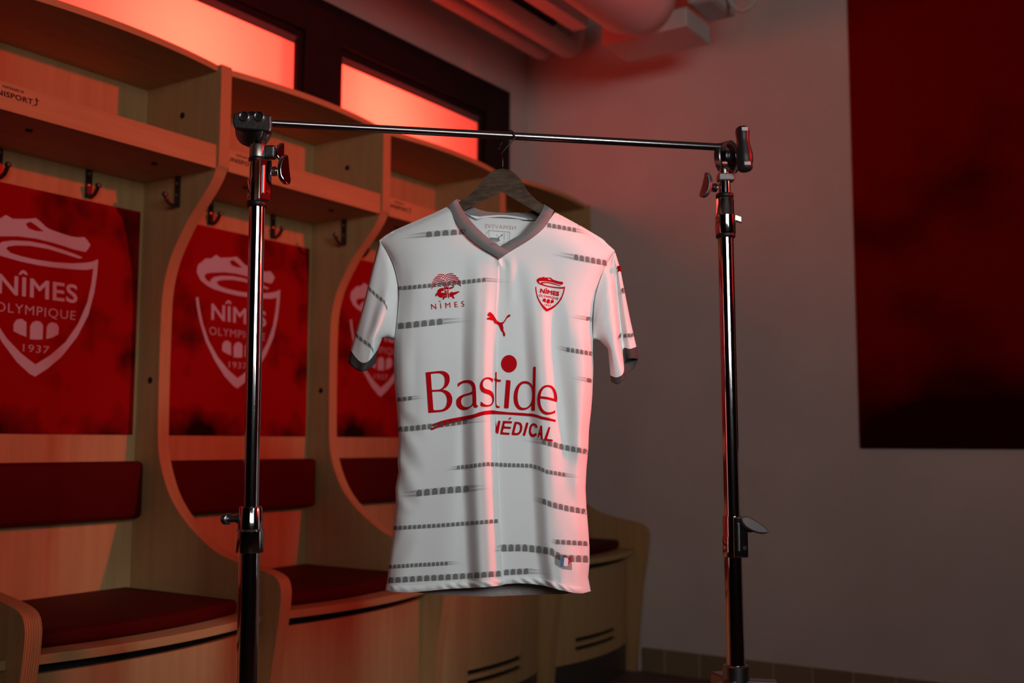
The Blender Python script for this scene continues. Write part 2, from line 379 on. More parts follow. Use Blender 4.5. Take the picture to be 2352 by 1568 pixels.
# the shield side is a separate stroke on the left, so the outline is closed there by hand
def crest_loops(heavy=0., thin=0.):
    i = CREST_MAIN.index((235, 520))
    head = CREST_MAIN[:58] + CREST_MAIN[-8:]
    shield = CREST_MAIN[57:len(CREST_MAIN)-8+1]
    L = [CREST_BODY, CREST_SHIELD, [(675,225),(720,210),(760,235),(830,285),(760,280),(700,260)]]
    L += [[(495,1030),(500,975),(530,942),(575,940),(612,970),(600,1085),(545,1060)],
          [(630,1105),(642,1005),(665,975),(700,966),(735,975),(757,1005),(742,1118),(690,1115)],
          [(775,1118),(790,1020),(808,998),(840,988),(880,1002),(898,1035),(888,1090),(830,1112)]]
    L += quad_map(text_loops('NIMES', 1.05, .035+heavy), (415,578), (1098,703), (395,725), (1085,850))+[[(578,598),(608,572),(626,568),(645,578),(662,606),(640,604),(622,588),(600,602)]]
    L += quad_map(text_loops('OLYMPIQUE', 1.12, .012+heavy-thin), (365,785), (1065,912), (355,862), (1055,987))
    L += quad_map(text_loops('1937', 1.1, .012+heavy-thin), (568,1135), (800,1178), (560,1198), (783,1240))
    return [np.array(l, float) for l in L]
j = CREST_MAIN.index((1305, 512))
CREST_BODY = CREST_MAIN[:j] + [(1255,583),(1190,592),(1060,580),(900,560),(750,535),(600,500),(450,455),(370,415),(310,370)]
CREST_SHIELD = CREST_MAIN[j:CREST_MAIN.index((1255, 583))+1]
# body and shield share the short edge (1250,528)-(1305,512)-(1255,583)
CREST_BODY = CREST_MAIN[:j] + [(1254,583)] + CREST_BODY[j+1:]
CREST_SHIELD = [(1251,528)] + CREST_MAIN[j:CREST_MAIN.index((1255, 583))+1]

# ------------------------------------------------------------ locker bays
XF = -2.234; XBK = -2.545; PITCH = .683
PROFILE = [(XBK-.018, 0), (-2.022, 0), (-1.995, .30), (-1.972, .44), (-1.960, .53), (-1.963, .565), (-1.978, .585), (-2.02, .598), (-2.115, .614), (-2.19, .633), (-2.25, .662), (-2.32, .707), (-2.375, .758), (-2.41, .81), (-2.435, .87), (-2.447, .94),
           (-2.451, 1.10), (-2.451, 1.25), (-2.449, 1.32), (-2.44, 1.375), (-2.42, 1.43), (-2.39, 1.48), (-2.345, 1.54), (-2.30, 1.585), (-2.26, 1.63), (-2.24, 1.665), (-2.232, 1.70), (-2.232, 1.953), (XBK-.018, 1.953)]
def bay_curve(y0, xe, bulge, n=14):
    """front edge of a board that bulges between the side panels"""
    return [(xe + bulge*(1-(2*i/n-1)**2), y0+.018+(PITCH-.036)*i/n) for i in range(n+1)]
def side_profile():
    pr = spline(PROFILE[1:-1], 3); return [PROFILE[0]]+[tuple(p) for p in pr]+[PROFILE[-1]]
def bay(y0, label, group='locker bays along the wall', crest=True, first=False):
    yc = y0+PITCH/2
    r = empty('locker_bay', (XBK, yc, 0)); tag(r, label, 'locker', group)
    pr = side_profile()
    for ya in (y0+.0005, y0+PITCH-.0185):
        MB().prism([(x, ya, z) for x, z in pr], (0, .018, 0), 0, 1).build('side_panel', [M['wood'], M['ply']], r, auto=35)
    MB().box(XBK-.018, XBK, y0+.0185, y0+PITCH-.0185, 0, 1.935).build('back_panel', M['wood'], r)
    # top board with bowed front
    c = bay_curve(y0, XF-.012, .034)
    MB().prism([(XBK-.018, y0+.0185, 1.935)]+[(x, min(max(y, y0+.0185), y0+PITCH-.0185), 1.935) for x, y in c]+[(XBK-.018, y0+PITCH-.0185, 1.935)], (0, 0, .018), 0).build('top_board', M['wood_h'], r, bevel=.001)
    # shelf with front board
    MB().box(XBK, XF-.018, y0+.0185, y0+PITCH-.0185, 1.66, 1.678).build('shelf', M['wood_h'], r)
    fa = MB().box(XF-.018, XF, y0+.0185, y0+PITCH-.0185-.008, 1.66, 1.725).build('shelf_front', M['wood_h'], r, bevel=.001)
    lt = MB()
    def put(loops, ya, yb, za, zb):
        V, T = polyfill([np.c_[ya+(yb-ya)*L[:, 0], za+(zb-za)*L[:, 1]]*1000 for L in loops])
        lt.add([(XF+.0006, a/1000, b/1000) for a, b in V], T)
    put(text_loops('UNISPORT', 1.08, .03), y0+.014, y0+.117, 1.691, 1.703)
    put(text_loops('PARTENAIRE DE', 1.05, .02), y0+.043, y0+.094, 1.710, 1.716)
    run = np.array([(.0,.0),(.35,.12),(.55,.35),(.45,.6),(.4,.8),(.5,.95),(.62,.92),(.6,.72),(1.,.8),(.62,.6),(.68,.4),(.6,.15),(.3,0)])
    put([run], y0+.114, y0+.136, 1.688, 1.710)
    lt.build('shop_lettering', M['ink'], fa)
    # printed panel and crest
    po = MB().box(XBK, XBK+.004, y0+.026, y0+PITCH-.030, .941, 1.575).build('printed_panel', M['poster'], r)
    if crest:
        V, T = CREST_2D
        cb = MB(); cb.add([(XBK+.0046, a+(y0-1.953), b) for a, b in V], T); cb.build('club_crest', M['crest_pink'], po)
    # back cushion, lower back panel
    bc = MB().box(XBK, XBK+.052, y0+.022, y0+PITCH-.022, .712, .868).build('back_cushion', M['vinyl'], r); b = bc.modifiers.new('bevel', 'BEVEL'); b.width = .014; b.segments = 4
    bc.data.polygons.foreach_set('use_smooth', [True]*6)
    # seat, cushion, curved front panel, kick plate
    c = bay_curve(y0, -2.02, .052)
    MB().prism([(XBK, y0+.0185, .472)]+[(x, y, .472) for x, y in c]+[(XBK, y0+PITCH-.0185, .472)], (0, 0, .020), 0).build('seat_board', M['wood_h'], r, bevel=.002)
    yi0, yi1 = y0+.05, y0+PITCH-.05
    cc = [(-2.075+.046*(1-(2*i/14-1)**2), yi0+(yi1-yi0)*i/14) for i in range(15)]
    sc = MB().prism([(XBK+.03, yi0, .4925)]+[(x, y, .4925) for x, y in cc]+[(XBK+.03, yi1, .4925)], (0, 0, .036), 0).build('seat_cushion', M['vinyl'], r)
    b = sc.modifiers.new('bevel', 'BEVEL'); b.width = .013; b.segments = 4; b.limit_method = 'ANGLE'; b.angle_limit = math.radians(50)
    c = bay_curve(y0, -2.060, .050, 24); c2 = [(x-.016, y) for x, y in c]
    # front panel with two slots: strips above, between and below, ends beside
    def strip(z0, z1, i0, i1, fp):
        seg = c[i0:i1+1]; sg2 = c2[i0:i1+1]
        fp.prism([(x, y, z0) for x, y in seg]+[(x, y, z0) for x, y in sg2[::-1]], (0, 0, z1-z0))
    fp = MB(); strip(.203, .447, 0, 24, fp); strip(.172, .187, 0, 24, fp); strip(.115, .156, 0, 24, fp)
    for za, zb in ((.187, .203), (.156, .172)): strip(za, zb, 0, 6, fp); strip(za, zb, 18, 24, fp)
    fp.build('front_panel', M['wood'], r, auto=30)
    bk = MB(); seg = [(x-.020, y) for x, y in c]; bk.prism([(x, y, .14) for x, y in seg]+[(x-.004, y, .14) for x, y in seg[::-1]], (0, 0, .325)); bk.build('shade_sheet', M['black'], r)  # black sheet stands in for the shade behind slots and seat gap
    kp = MB(); seg = [(x-.006, y) for x, y in c]; kp.prism([(x, y, 0) for x, y in seg]+[(x-.012, y, 0) for x, y in seg[::-1]], (0, 0, .1145)); kp.build('kick_plate', M['kick'], r, auto=30)
    # hooks: two on the back panel, one on each side panel
    def hook(p, out, side):
        p = np.array(p); out = np.array(out, float); side = np.array(side, float); z = np.array([0, 0, 1.])
        h = MB(); h.obox(p+out*.0035, side, out, z, .009, .003, .050)
        base = p+out*.006-z*.044
        h.tube([base, base+out*.012-z*.004, base+out*.026+z*.002, base+out*.036+z*.014, base+out*.040+z*.022], .0055, 10)
        h.lathe(base+out*.040+z*.024, z, [(-.007, .004), (-.004, .008), (.002, .008), (.006, .004)], 12)
        o = h.build('coat_hook', M['hook'], r, auto=40)
        for dz in (.018, -.014): MB().lathe(p+out*.0066+z*dz, out, [(0, .0042), (.0015, .004), (.0022, .002)], 12).build('screw', M['screw'], o, auto=40)
    for dy in (.223, .482): hook((XBK, y0+dy, 1.632), (1, 0, 0), (0, 1, 0))
    hook((-2.394, y0+.0185, 1.622), (0, 1, 0), (1, 0, 0)); hook((-2.394, y0+PITCH-.0185, 1.622), (0, -1, 0), (1, 0, 0))
    for z, x in ((1.835, -2.388), (1.093, -2.488)):
        MB().lathe((x, y0+PITCH-.0185+.001, z), (0, -1, 0), [(0, .0095), (.0022, .009)], 16).build('screw_cap', M['black'], r)
    for dy in (.17, .53):
        MB().lathe((-2.33, y0+dy, 1.66), (0, 0, -1), [(0, .009), (.004, .007)], 12).build('shelf_bolt', M['black'], r)
    return r
# crest artwork laid on the panel plane of the bay that starts at y=1.953 (y, z in metres)
hm = homography([(1305,512), (250,515), (645,1415), (275,300), (1240,395)], [(2.475,1.419), (2.132,1.353), (2.301,1.088), (2.131,1.431), (2.445,1.455)])
_cl = [hm(L)*1000 for L in crest_loops(-.018, .003)]
_V, _T = polyfill(_cl); CREST_2D = (_V/1000, _T)
bay(.587, 'pale wooden locker bay cut off at the left edge, only a rounded arm corner showing')
bay(1.27, 'wooden locker bay with the largest red crest panel, left of the left chrome stand')
bay(1.953, 'pale wooden locker bay whose red crest panel stands right behind the left chrome stand')
bay(2.636, 'pale wooden locker bay partly hidden by the left sleeve of the white jersey')
bay(3.319, 'wooden locker bay in the room corner, right behind the white jersey')

# dark red panel on the far wall
wp = MB().box(-1.102, .9, YB-.012, YB, .905, 2.62).build('wall_panel', M['wall_poster'], bevel=.001)
tag(wp, 'large dark red printed panel mounted on the far wall at the right', 'wall panel')

# pipes and ducts near the ceiling
def pipe_pts(px, py, y): p = on(px, py, 1, y); return p
def pipe(nm, px, py, y1, y0, r, label, cat='pipe', group=None):
    p = on(px, py, 1, y1); e = p.copy(); e[1] = y0
    # straight run along the wall that ends in a short elbow up to the ceiling side
    path = [e, lerp(e, p, .5), p, p+np.array([.004, .02, .004]), p+np.array([.012, .035, .02]), p+np.array([.02, .04, .045]), (p[0]+.02, p[1]+.04, ZC-.001)]
    o = MB().tube(path, r, 24).build(nm, M['pipe'], smooth=True); tag(o, label, cat, group); return o
pipe('ceiling_pipe', 1240, 117, 3.90, .6, .037, 'pale insulated pipe nearest the window frame, running under the ceiling')
pipe('ceiling_pipe', 1299, 108, 3.88, .6, .045, 'thicker pale pipe just right of the lowest one, ending nearer the corner')
b0 = on(1281, 58, 1, 3.75)
tag(MB().box(b0[0]-.13, b0[0], .6, 3.75, b0[2], b0[2]+.06).build('cable_tray', M['black'], bevel=.004), 'black cable tray above the pale pipes at the top edge', 'cable tray')
b1 = on(1352, 64, 1, 3.70)
tag(MB().box(b1[0]-.075, b1[0], .6, 3.70, b1[2], b1[2]+.07).build('boxed_channel', M['pipe'], bevel=.006), 'slim pale boxed channel running beside the black tray at the ceiling', 'channel')
# round duct and the rectangular duct beneath it
c0 = on(1462, -10, 1, 3.35)
dr = MB(); dr.lathe((c0[0], 1.0, c0[2]), (0, 1, 0), [(0, .155), (2.3, .155), (2.33, .150), (2.42, .125), (2.46, .06), (2.47, .001)], 40, caps=False)
tag(dr.build('round_duct', M['duct'], smooth=True), 'fat round ventilation duct under the ceiling, lit red on its left', 'duct')
p1 = on(1410, 128, 1, 3.60); p2 = on(1592, 96, 1, 3.60)
db = MB(); db.box(p1[0], p2[0]+.02, 3.50, 3.72, p1[2]+.01, p1[2]+.085)
tag(db.build('square_duct', M['duct'], bevel=.006), 'flat rectangular duct box hanging under the round duct', 'duct')
p3 = on(1632, 62, 1, 3.6)
tag(MB().box(p3[0]-.055, p3[0]+.06, 3.50, 3.72, p1[2]+.09, ZC-.001).build('vertical_duct', M['duct'], bevel=.02), 'upright pale duct section right of the flat rectangular one', 'duct')
p4 = on(1708, 8, 1, 3.6)
ring = [(p4[0]+.055*math.cos(t), 3.6, p4[2]+.05+.075*math.sin(t)) for t in np.linspace(math.pi, 2*math.pi, 14)]
ring = [(ring[0][0], 3.6, ZC-.001)]+ring+[(ring[-1][0], 3.6, ZC-.001)]
tag(MB().tube(ring, .010, 10).build('hanging_cable', M['duct'], smooth=True), 'thin cable loop hanging right of the ducts at the top edge', 'cable')
# ------------------------------------------------------------ the two chrome grip stands and the cross bar
def axis_of(p0, p1):
    a = np.array(p1)-np.array(p0); return a/np.linalg.norm(a)
def stand(nm, top, bot, label, builder):
    top = np.array(top); bot = np.array(bot); a = axis_of(bot, top)
    base = bot + a*((0-bot[2])/a[2])
    r = empty(nm, tuple(base)); tag(r, label, 'light stand', 'chrome stands carrying the cross bar')
    builder(r, lambda z: base + a*(z/a[2]), a)
    # turtle base: hub, three sloping legs
    hub = lambda z: base + a*(z/a[2])
    h = MB().lathe(hub(.40), a, [(0, .022), (.002, .030), (.055, .030), (.060, .025), (.10, .025), (.102, .0215)], 32).build('base_hub', M['cast'], r, auto=35)
    for k in range(3):
        th = math.radians(LEG0[nm] + 120*k); d = np.array([math.cos(th), math.sin(th), 0.])
        s = hub(.455) + d*.024
        L = MB(); L.obox(hub(.462)+d*.045, d, np.cross([0, 0, 1], d), (0, 0, 1), .030, .014, .014)
        L.build('leg_bracket', M['cast'], r, bevel=.003)
        MB().tube([s+d*.03, hub(.39)+d*.12, hub(.12)+d*.36, hub(.03)+d*.46, np.array([*(hub(0)+d*.52)[:2], .0135])], .0125, 16).build('leg', M['chrome'], r, smooth=True)
    return r
LEG0 = {'light_stand': 35}
def zpx(px, py, D): return at(px, py, D)[2]
def tube_part(r, P, z0, z1, rad, nm='pole_tube', m='chrome'):
    return MB().lathe(P(z0), P(z1)-P(z0), [(0, rad), (np.linalg.norm(P(z1)-P(z0)), rad)], 40).build(nm, M[m], r, auto=35)
def ringp(r, P, z, rad, t=.006, nm='rubber_ring'):
    return MB().lathe(P(z), (0, 0, 1), [(-t, rad*.92), (-t*.7, rad), (t*.7, rad), (t, rad*.92)], 32).build(nm, M['rubber'], r, auto=50)
def wing_knob(parent, c, ax, up, L, name='wing_knob', wid=.012, m='cast', thick=.006, stem=.02):
    """oval T-grip whose broad face looks away from the stand: c centre, ax towards the stand, up long direction"""
    ax = np.array(ax, float)/np.linalg.norm(ax); up = np.array(up, float); up = up-ax*(up@ax); up /= np.linalg.norm(up); n = np.cross(ax, up)
    mb = MB(); pts = []
    for t in np.linspace(0, 2*math.pi, 32, endpoint=False):
        pts.append(np.array(c)+up*L*math.copysign(abs(math.cos(t))**.85, math.cos(t))+n*wid*math.sin(t)*(1-.25*math.cos(t))-ax*(.004+.006*math.cos(t)**2))
    mb.prism(pts, ax*thick*1.6); o = mb.build(name, M[m], parent, bevel=.0018, auto=40)
    MB().lathe(np.array(c), ax, [(0, .0065), (stem, .0065), (stem+.001, .009), (stem+.006, .009)], 16).build('knob_stem', M['cast'], o, auto=40)
    return o
DL, DR = 1.90, 2.08
TO = -FH                                             # towards the camera
UP = np.array([0, 0, 1.])
def clampbody(r, P, z0, zm, z1, rad0, rad1, side, out, name='riser_clamp', jaw=(0., .013)):
    """chrome sleeve in two widths with a rectangular cast jaw on one side"""
    mb = MB().lathe(P(z0), (0, 0, 1), [(0, rad0*.97), (.002, rad0), (zm-z0-.002, rad0), (zm-z0+.001, rad1), (z1-z0-.002, rad1), (z1-z0, rad1*.97)], 40)
    s = np.array(side, float); o_ = np.array(out, float)
    o = mb.build(name, M['chrome'], r, auto=35)
    s /= np.linalg.norm(s); o_ /= np.linalg.norm(o_)
    jb = MB(); c = P((z0+z1)/2) + o_*rad0*.95 + s*jaw[0]; hw_ = jaw[1]; hd_ = rad0*.50
    jb.obox(c, s, o_, UP, hw_, hd_, (z1-z0)/2*.985)
    j_ = jb.build('clamp_jaw', M['chrome'], o, bevel=.0022)
    rb = MB(); rb.obox(c+o_*hd_-s*hw_*.30, s, o_, UP, hw_*.22, .0026, (z1-z0)/2*.70); rb.build('jaw_rib', M['cast'], o, bevel=.002)
    MB().lathe(P(z0+(z1-z0)*.24) + s*(jaw[0]+hw_*.45) + o_*(rad0*.95+hd_-.0002), o_, [(0, .0042), (.0010, .0038), (.0011, .0022), (.0003, .0020)], 16).build('pin_hole', M['rubber'], o, auto=40)
    return o
def left_stand(r, P, a):
    z = lambda py: zpx(580, py, DL)
    tube_part(r, P, .44, z(1262), .0182); tube_part(r, P, z(1262), z(1170), .017); tube_part(r, P, z(1170), z(470), .0140)
    c = MB().lathe(P(z(1268)), (0, 0, 1), [(0, .0235), (.002, .0245), (z(1216)-z(1268)-.002, .0245), (z(1214)-z(1268), .0215), (z(1164)-z(1268)-.002, .0205), (z(1163)-z(1268), .0190)], 40).build('riser_clamp', M['chrome'], r, auto=35)
    wing_knob(c, P(z(1192))-RH*.042+FH*.008, RH, FH+RH*.2, .015, wid=.010, stem=.016)
    clampbody(r, P, z(466), z(412), z(370), .0180, .0160, RH-TO, RH+TO, 'top_clamp', (0., .0135)); 
    ringp(r, P, z(468), .0182); ringp(r, P, z(368), .0170, .0045)
    wing_knob(r, P(z(392))+RH*.048+TO*.006, -RH*.88-TO*.42, UP*.95-RH*.26, .027, wid=.0135, m='chrome', thick=.0055, stem=.018)
    MB().lathe(P(z(366)), (0, 0, 1), [(0, .0150), (.003, .0158), (z(334)-z(366)-.003, .0158), (z(334)-z(366), .0145)], 36).build('neck_collar', M['matte_steel'], r, auto=35)
    MB().obox(P(z(350))+RH*.022, RH, FH, UP, .010, .010, .012).build('neck_lug', M['jaw'], r, bevel=.004)
    wing_knob(r, P(z(350))+RH*.038+TO*.002, -RH*.85-TO*.45, UP*.95+RH*.15, .017, wid=.011, m='chrome', thick=.004, stem=.006)
    # round grip head: two discs with a two-hole jaw plate in front
    hc = at(578, 297, DL)
    ax = TO*.93+RH*-.30+UP*-.05; ax /= np.linalg.norm(ax)
    MB().lathe(P(z(336)), (0, 0, 1), [(0, .011), (z(318)-z(336), .010)], 24).build('neck_pin', M['chrome'], r, auto=35)
    g = empty('grip_head', tuple(np.array(hc)-np.array(loc_of(r))), r)
    MB().lathe(hc-ax*.020, ax, [(0, .028), (.002, .0315), (.012, .0325), (.014, .030)], 48).build('rear_disc', M['cast'], g, auto=35)
    MB().lathe(hc-ax*.005, ax, [(0, .0290), (.001, .0320), (.009, .0320), (.0100, .0285), (.0115, .0280), (.0125, .0265)], 48).build('front_disc', M['cast'], g, auto=35)
    pl = MB(); c = hc+ax*.010+UP*.009+RH*.006
    out = [(-.032, .016), (-.020, .0185), (-.006, .0185), (-.002, .014), (.003, .014), (.007, .0185), (.020, .0185), (.024, .014), (.036, .012), (.037, -.012), (.035, -.019), (.020, -.016), (-.030, -.012), (-.033, .0)]
    pl.prism([c+RH*x+UP*y-TO*.007 for x, y in out], TO*.016); pl.build('jaw_plate', M['jaw'], g, bevel=.0028)
    for x in (-.012, .015):
        h = c+RH*x+UP*.0095+TO*.009
        MB().lathe(h, TO, [(0, .0098), (.0035, .0094), (.0042, .0082), (.0030, .0062), (-.004, .0058)], 28, caps=False).build('hole_collar', M['cast'], g, auto=40)
        MB().lathe(h, TO, [(-.003, .0062), (.0016, .0060)], 20).build('dark_hole', M['rubber'], g, auto=40)
def right_stand(r, P, a):
    z = lambda py: zpx(1670, py, DR)
    tube_part(r, P, .44, z(1272), .0175); tube_part(r, P, z(1272), z(540), .0152)
    o = clampbody(r, P, z(1278), z(1231), z(1184), .0200, .0185, RH*.97+FH*.1, TO, 'riser_clamp', (.010, .0140))
    wing_knob(o, P(z(1205))+RH*.034+TO*.030, -TO*.9-RH*.2-UP*.25, RH*.9-UP*.42, .028, wid=.0105, m='knob', thick=.005, stem=.012)
    ringp(r, P, z(541), .0190, .005)
    MB().lathe(P(z(538)), (0, 0, 1), [(0, .0190), (.002, .0198), (z(495)-z(538)-.001, .0198), (z(493)-z(538), .0178), (z(458)-z(538)-.002, .0172), (z(456)-z(538), .0160)], 40).build('top_clamp', M['chrome'], r, auto=35)
    MB().obox(P(z(501))+RH*.026+FH*.004, RH*.9+UP*-.3, FH, UP, .008, .004, .007).build('clamp_tab', M['matte_steel'], r, bevel=.002)
    ringp(r, P, z(450), .0175, .0045)
    MB().lathe(P(z(446)), (0, 0, 1), [(0, .0118), (z(418)-z(446), .0115)], 32).build('neck_pin', M['chrome'], r, auto=35)
    nb = MB(); nb.obox(P(z(408))+RH*.003, RH, FH, UP, .0165, .011, .008); nb.build('neck_block', M['knob'], r, bevel=.003)
    wing_knob(r, P(z(428))-RH*.036+TO*.006, RH*.88-TO*.45-UP*.1, UP*.86+RH*.42, .025, wid=.012, m='knob', thick=.006, stem=.016)
    # grip head seen from the side of its black T-handle
    hc = at(1683, 360, DR); ax = RH*.80+TO*.60; ax /= np.linalg.norm(ax)
    g = empty('grip_head', tuple(np.array(hc)-np.array(loc_of(r))), r)
    MB().lathe(hc-ax*.028, ax, [(0, .027), (.003, .0315), (.014, .0320), (.016, .0300)], 48).build('rear_disc', M['cast'], g, auto=35)
    MB().lathe(hc-ax*.011, ax, [(0, .0300), (.002, .0330), (.012, .0330), (.016, .029), (.022, .022), (.024, .013), (.032, .011), (.034, .012)], 48).build('front_disc', M['chrome'], g, auto=35)
    MB().lathe(P(z(404)), (0, 0, 1), [(0, .010), (z(385)-z(404), .010)], 24).build('head_stem', M['cast'], g, auto=35)
    # handle: vertical waisted bar
    q0 = at(1704, 291, DR-.035); q1 = at(1712, 395, DR-.035); d = q1-q0; L = np.linalg.norm(d); d /= L
    prof = [(0, .008), (.004, .0125), (.012, .0140), (.022, .0125), (.034, .0125), (.055, .0170), (.070, .0165), (.082, .0130), (L-.014, .0148), (L-.006, .0145), (L-.002, .011), (L, .006)]
    MB().lathe(q0, d, prof, 32).build('t_handle', M['grip'], g, auto=60)
    for t in (.0085, L-.014):
        cc = q0+d*t+TO*.0136
        MB().obox(cc+RH*.002, RH, d, TO, .0062, .0038, .0016).build('handle_label', M['pad'], g, bevel=.0008)
zl0 = at(590.5, 480, DL); zl1 = at(567, 1560, DL)
S1 = stand('light_stand', zl0, zl1, 'left chrome stand with a two-hole grip head, in front of the red crest panel', left_stand)
LEG0['light_stand'] = 22
S2 = stand('light_stand', at(1667, 560, DR), at(1690.5, 1540, DR), 'right chrome stand with a black T-handle, in front of the bare plaster wall', right_stand)
bA = at(621, 282.5, DL-.004); bB = at(1663, 338.5, DR-.004)
cb_ = MB().tube([bA, lerp(bA, bB, .5), bB], .00735, 28).build('cross_bar', M['bar'], auto=35)
tag(cb_, 'thin chrome bar spanning between the two stands, carrying the hanger', 'rail')
BARP = lambda px: lerp(bA, bB, (px-621)/(1663-621.))

# ------------------------------------------------------------ the jersey (outlines in photo pixels, hung 1.98 m from the lens)
DJ = 1.98
def JP(px, py, w_=0.): return at(px, py, DJ-w_)
def S(x, a, b):
    t = np.clip((x-a)/(b-a), 0, 1); return t*t*(3-2*t)
def G(x, c, s): return np.exp(-((x-c)/s)**2)
SEAM_L = [(871,552),(880,566),(891,584),(901,605),(908,628),(913,655),(914,685),(912,720),(909,748),(906,778)]
SIDE_L = [(906,778),(905,830),(906,880),(911,930),(914,975),(916,1010),(913,1060),(915,1085),(908,1120),(909,1160),(905,1195),(903,1220),(898,1260),(893,1300),(889,1335),(885,1355)]
SEAM_R = [(1412,575),(1402,590),(1395,605),(1380,636),(1369,668),(1363,700),(1360,730),(1360,755),(1362,780)]
SIDE_R = [(1362,780),(1362,810),(1363,850),(1361,900),(1358,940),(1353,985),(1351,1035),(1347,1075),(1345,1120),(1347,1165),(1351,1210),(1354,1255),(1354,1295),(1351,1325),(1357,1357)]
SHO_L = [(871,552),(885,541),(905,529),(930,518),(960,505),(995,490),(1030,473)]
SHO_R = [(1275,487),(1305,503),(1340,522),(1370,540),(1385,549),(1395,560),(1412,575)]
NECK = [(1030,473),(1036,487),(1050,514),(1075,545),(1103,567),(1130,583),(1147,594),(1168,580),(1190,567),(1215,552),(1245,528),(1262,505),(1275,487)]
HEM_F = [(885,1355),(905,1359),(940,1360),(975,1357),(1039,1351),(1100,1348.5),(1124,1347),(1150,1344),(1157,1341.5),(1165,1340),(1193,1338.5),(1225,1340.5),(1250,1344),(1285,1354),(1319,1361),(1338,1362),(1357,1357)]
HEM_B = [(885,1355),(930,1358),(959,1360),(1021,1366),(1080,1368),(1133,1369),(1204,1366),(1250,1364.5),(1296,1363.5),(1357,1357)]
LB = np.array(SEAM_L+SIDE_L[1:]); RB = np.array(SEAM_R+SIDE_R[1:])
CRY = [560,600,700,800,950,1100,1300,1360]; CRX = [1147,1147,1143,1140,1139,1143,1152,1157]
def wf(x, y):
    x = np.asarray(x, float); y = np.asarray(y, float)
    xl = np.interp(y, LB[:, 1], LB[:, 0]); xr = np.interp(y, RB[:, 1], RB[:, 0])
    wr = np.interp(y, [620, 780], [105, 42]); e = np.clip(np.minimum((x-xl)/105, (xr-x)/wr), 0, 1); hs = np.interp(x, [871, 905, 960, 1030, 1150, 1275, 1340, 1412], [552, 529, 505, 473, 455, 487, 522, 575])
    v = np.clip((y-hs)/75, 0, 1); v = 1-(1-v)**2
    base = .034*np.sqrt(np.clip(1-(1-e)**2, 0, 1))*(.25+.75*v)*np.clip(v*4, 0, 1)
    base = base + .004*(x-1143)/220*-1*0
    t = x-np.interp(y, CRY, CRX)
    A = np.interp(y, [570, 640, 720, 850, 1100, 1360], [0, .006, .014, .019, .023, .025])
    f = A*(S(t, -82, -46) - .60*S(t, -30, -2) - .40*S(t, -3, 2.5))
    x2 = np.interp(y, [600, 700, 800, 1000, 1100, 1250, 1340], [1192, 1206, 1212, 1226, 1230, 1238, 1250])
    A2 = np.interp(y, [590, 660, 760, 900, 1100, 1360], [0, .005, .012, .017, .020, .021])
    xf = np.interp(y, [600, 750, 850, 1000, 1100, 1180, 1230, 1360], [1262, 1262, 1270, 1290, 1300, 1316, 1335, 1350])
    f = f + A2*(S(x, x2-10, x2+24) - .8*S(x, x2+34, xf+12))
    f = f + np.interp(y, [660, 780, 1300], [0, .006, .0115])*(S(x, xf+12, xf+48)-S(x, xr-24, xr-6)) 
    A3 = np.interp(y, [640, 740, 860, 960, 1000], [0, .0035, .0050, .0030, 0])
    f = f + A3*(S(x, 905, 925)-S(x, 928, 958))
    A4 = np.interp(y, [600, 660, 740, 840], [0, .0042, .0042, 0]); f = f + A4*(S(x, 925, 950)-S(x, 952, 1010))
    A5 = np.interp(y, [585, 610, 680, 730], [0, .0022, .0016, 0]); f = f + A5*(S(x, 1160, 1172)-S(x, 1174, 1190))
    # the little puckers under the neck point
    f = f + .0032*G(x-(y-600)*.35, 1147, 5)*G(y, 604, 9) - .003*G(x-(y-600)*.35, 1157, 5)*G(y, 604, 9)
    # long soft undulations in the lower body and small side wrinkles
    lo = S(y, 760, 950)
    f = f + lo*.0016*np.sin((x-925)/17.+(y-1000)/160.)*(1-S(x, 1040, 1066)) + lo*.0012*np.sin((x-1262)/13.+y/110.)*S(x, 1262, 1300)
    el = np.clip(1-(x-xl)/62, 0, 1); er = np.clip(1-(xr-x)/52, 0, 1)
    f = f + el*S(y, 930, 965)*.0055*np.sin((y-.55*(x-xl))/13.)*np.sin(np.pi*np.clip(el, 0, 1))*(1-S(y, 1150, 1185))
    f = f + el*S(y, 1170, 1200)*.0042*np.sin((y+.9*(x-xl))/21.)*np.sin(np.pi*el)
    f = f + er*S(y, 1000, 1040)*.0042*np.sin((y+.7*(xr-x))/16.)*np.sin(np.pi*er)
    # chest creases at the arm holes
    f = f + .0020*G(x, 895+.1*(y-600), 26)*G(y, 640, 60) + .002*G(x, 1375, 18)*G(y, 700, 50)
    # hem band: slightly proud, ruckled
    hb = np.interp(x, [p[0] for p in HEM_F], [p[1] for p in HEM_F])-y
    f = f + .0012*S(hb, 17.5, 15.5) - .0010*G(hb, 17.5, 1.6) + .0011*np.sin(x/4.6+hb/3.)*S(hb, 15, 11)*S(np.abs(x-1170), 330, 20)
    fade = np.clip(np.minimum(x-xl, xr-x)/16, 0, 1)
    return base + f*fade
def wb(x, y):
    x = np.asarray(x, float); y = np.asarray(y, float)
    xl = np.interp(y, LB[:, 1], LB[:, 0]); xr = np.interp(y, RB[:, 1], RB[:, 0])
    e = np.clip(np.minimum(x-xl, xr-x)/120, 0, 1); hs = np.interp(x, [871, 905, 960, 1030, 1150, 1275, 1340, 1412], [552, 529, 505, 473, 478, 487, 522, 575])
    v = np.clip((y-hs)/75, 0, 1); v = 1-(1-v)**2
    return -.030*np.sqrt(np.clip(1-(1-e)**2, 0, 1))*(.3+.7*v)*np.clip(v*4, 0, 1) - .003*np.sin(x/31.)*e*v
def fine(pts, step=5):
    P = np.array(pts, float); L = np.linalg.norm(np.diff(P, axis=0), axis=1).sum(); return resample(pts, max(2, int(L/step)+1))
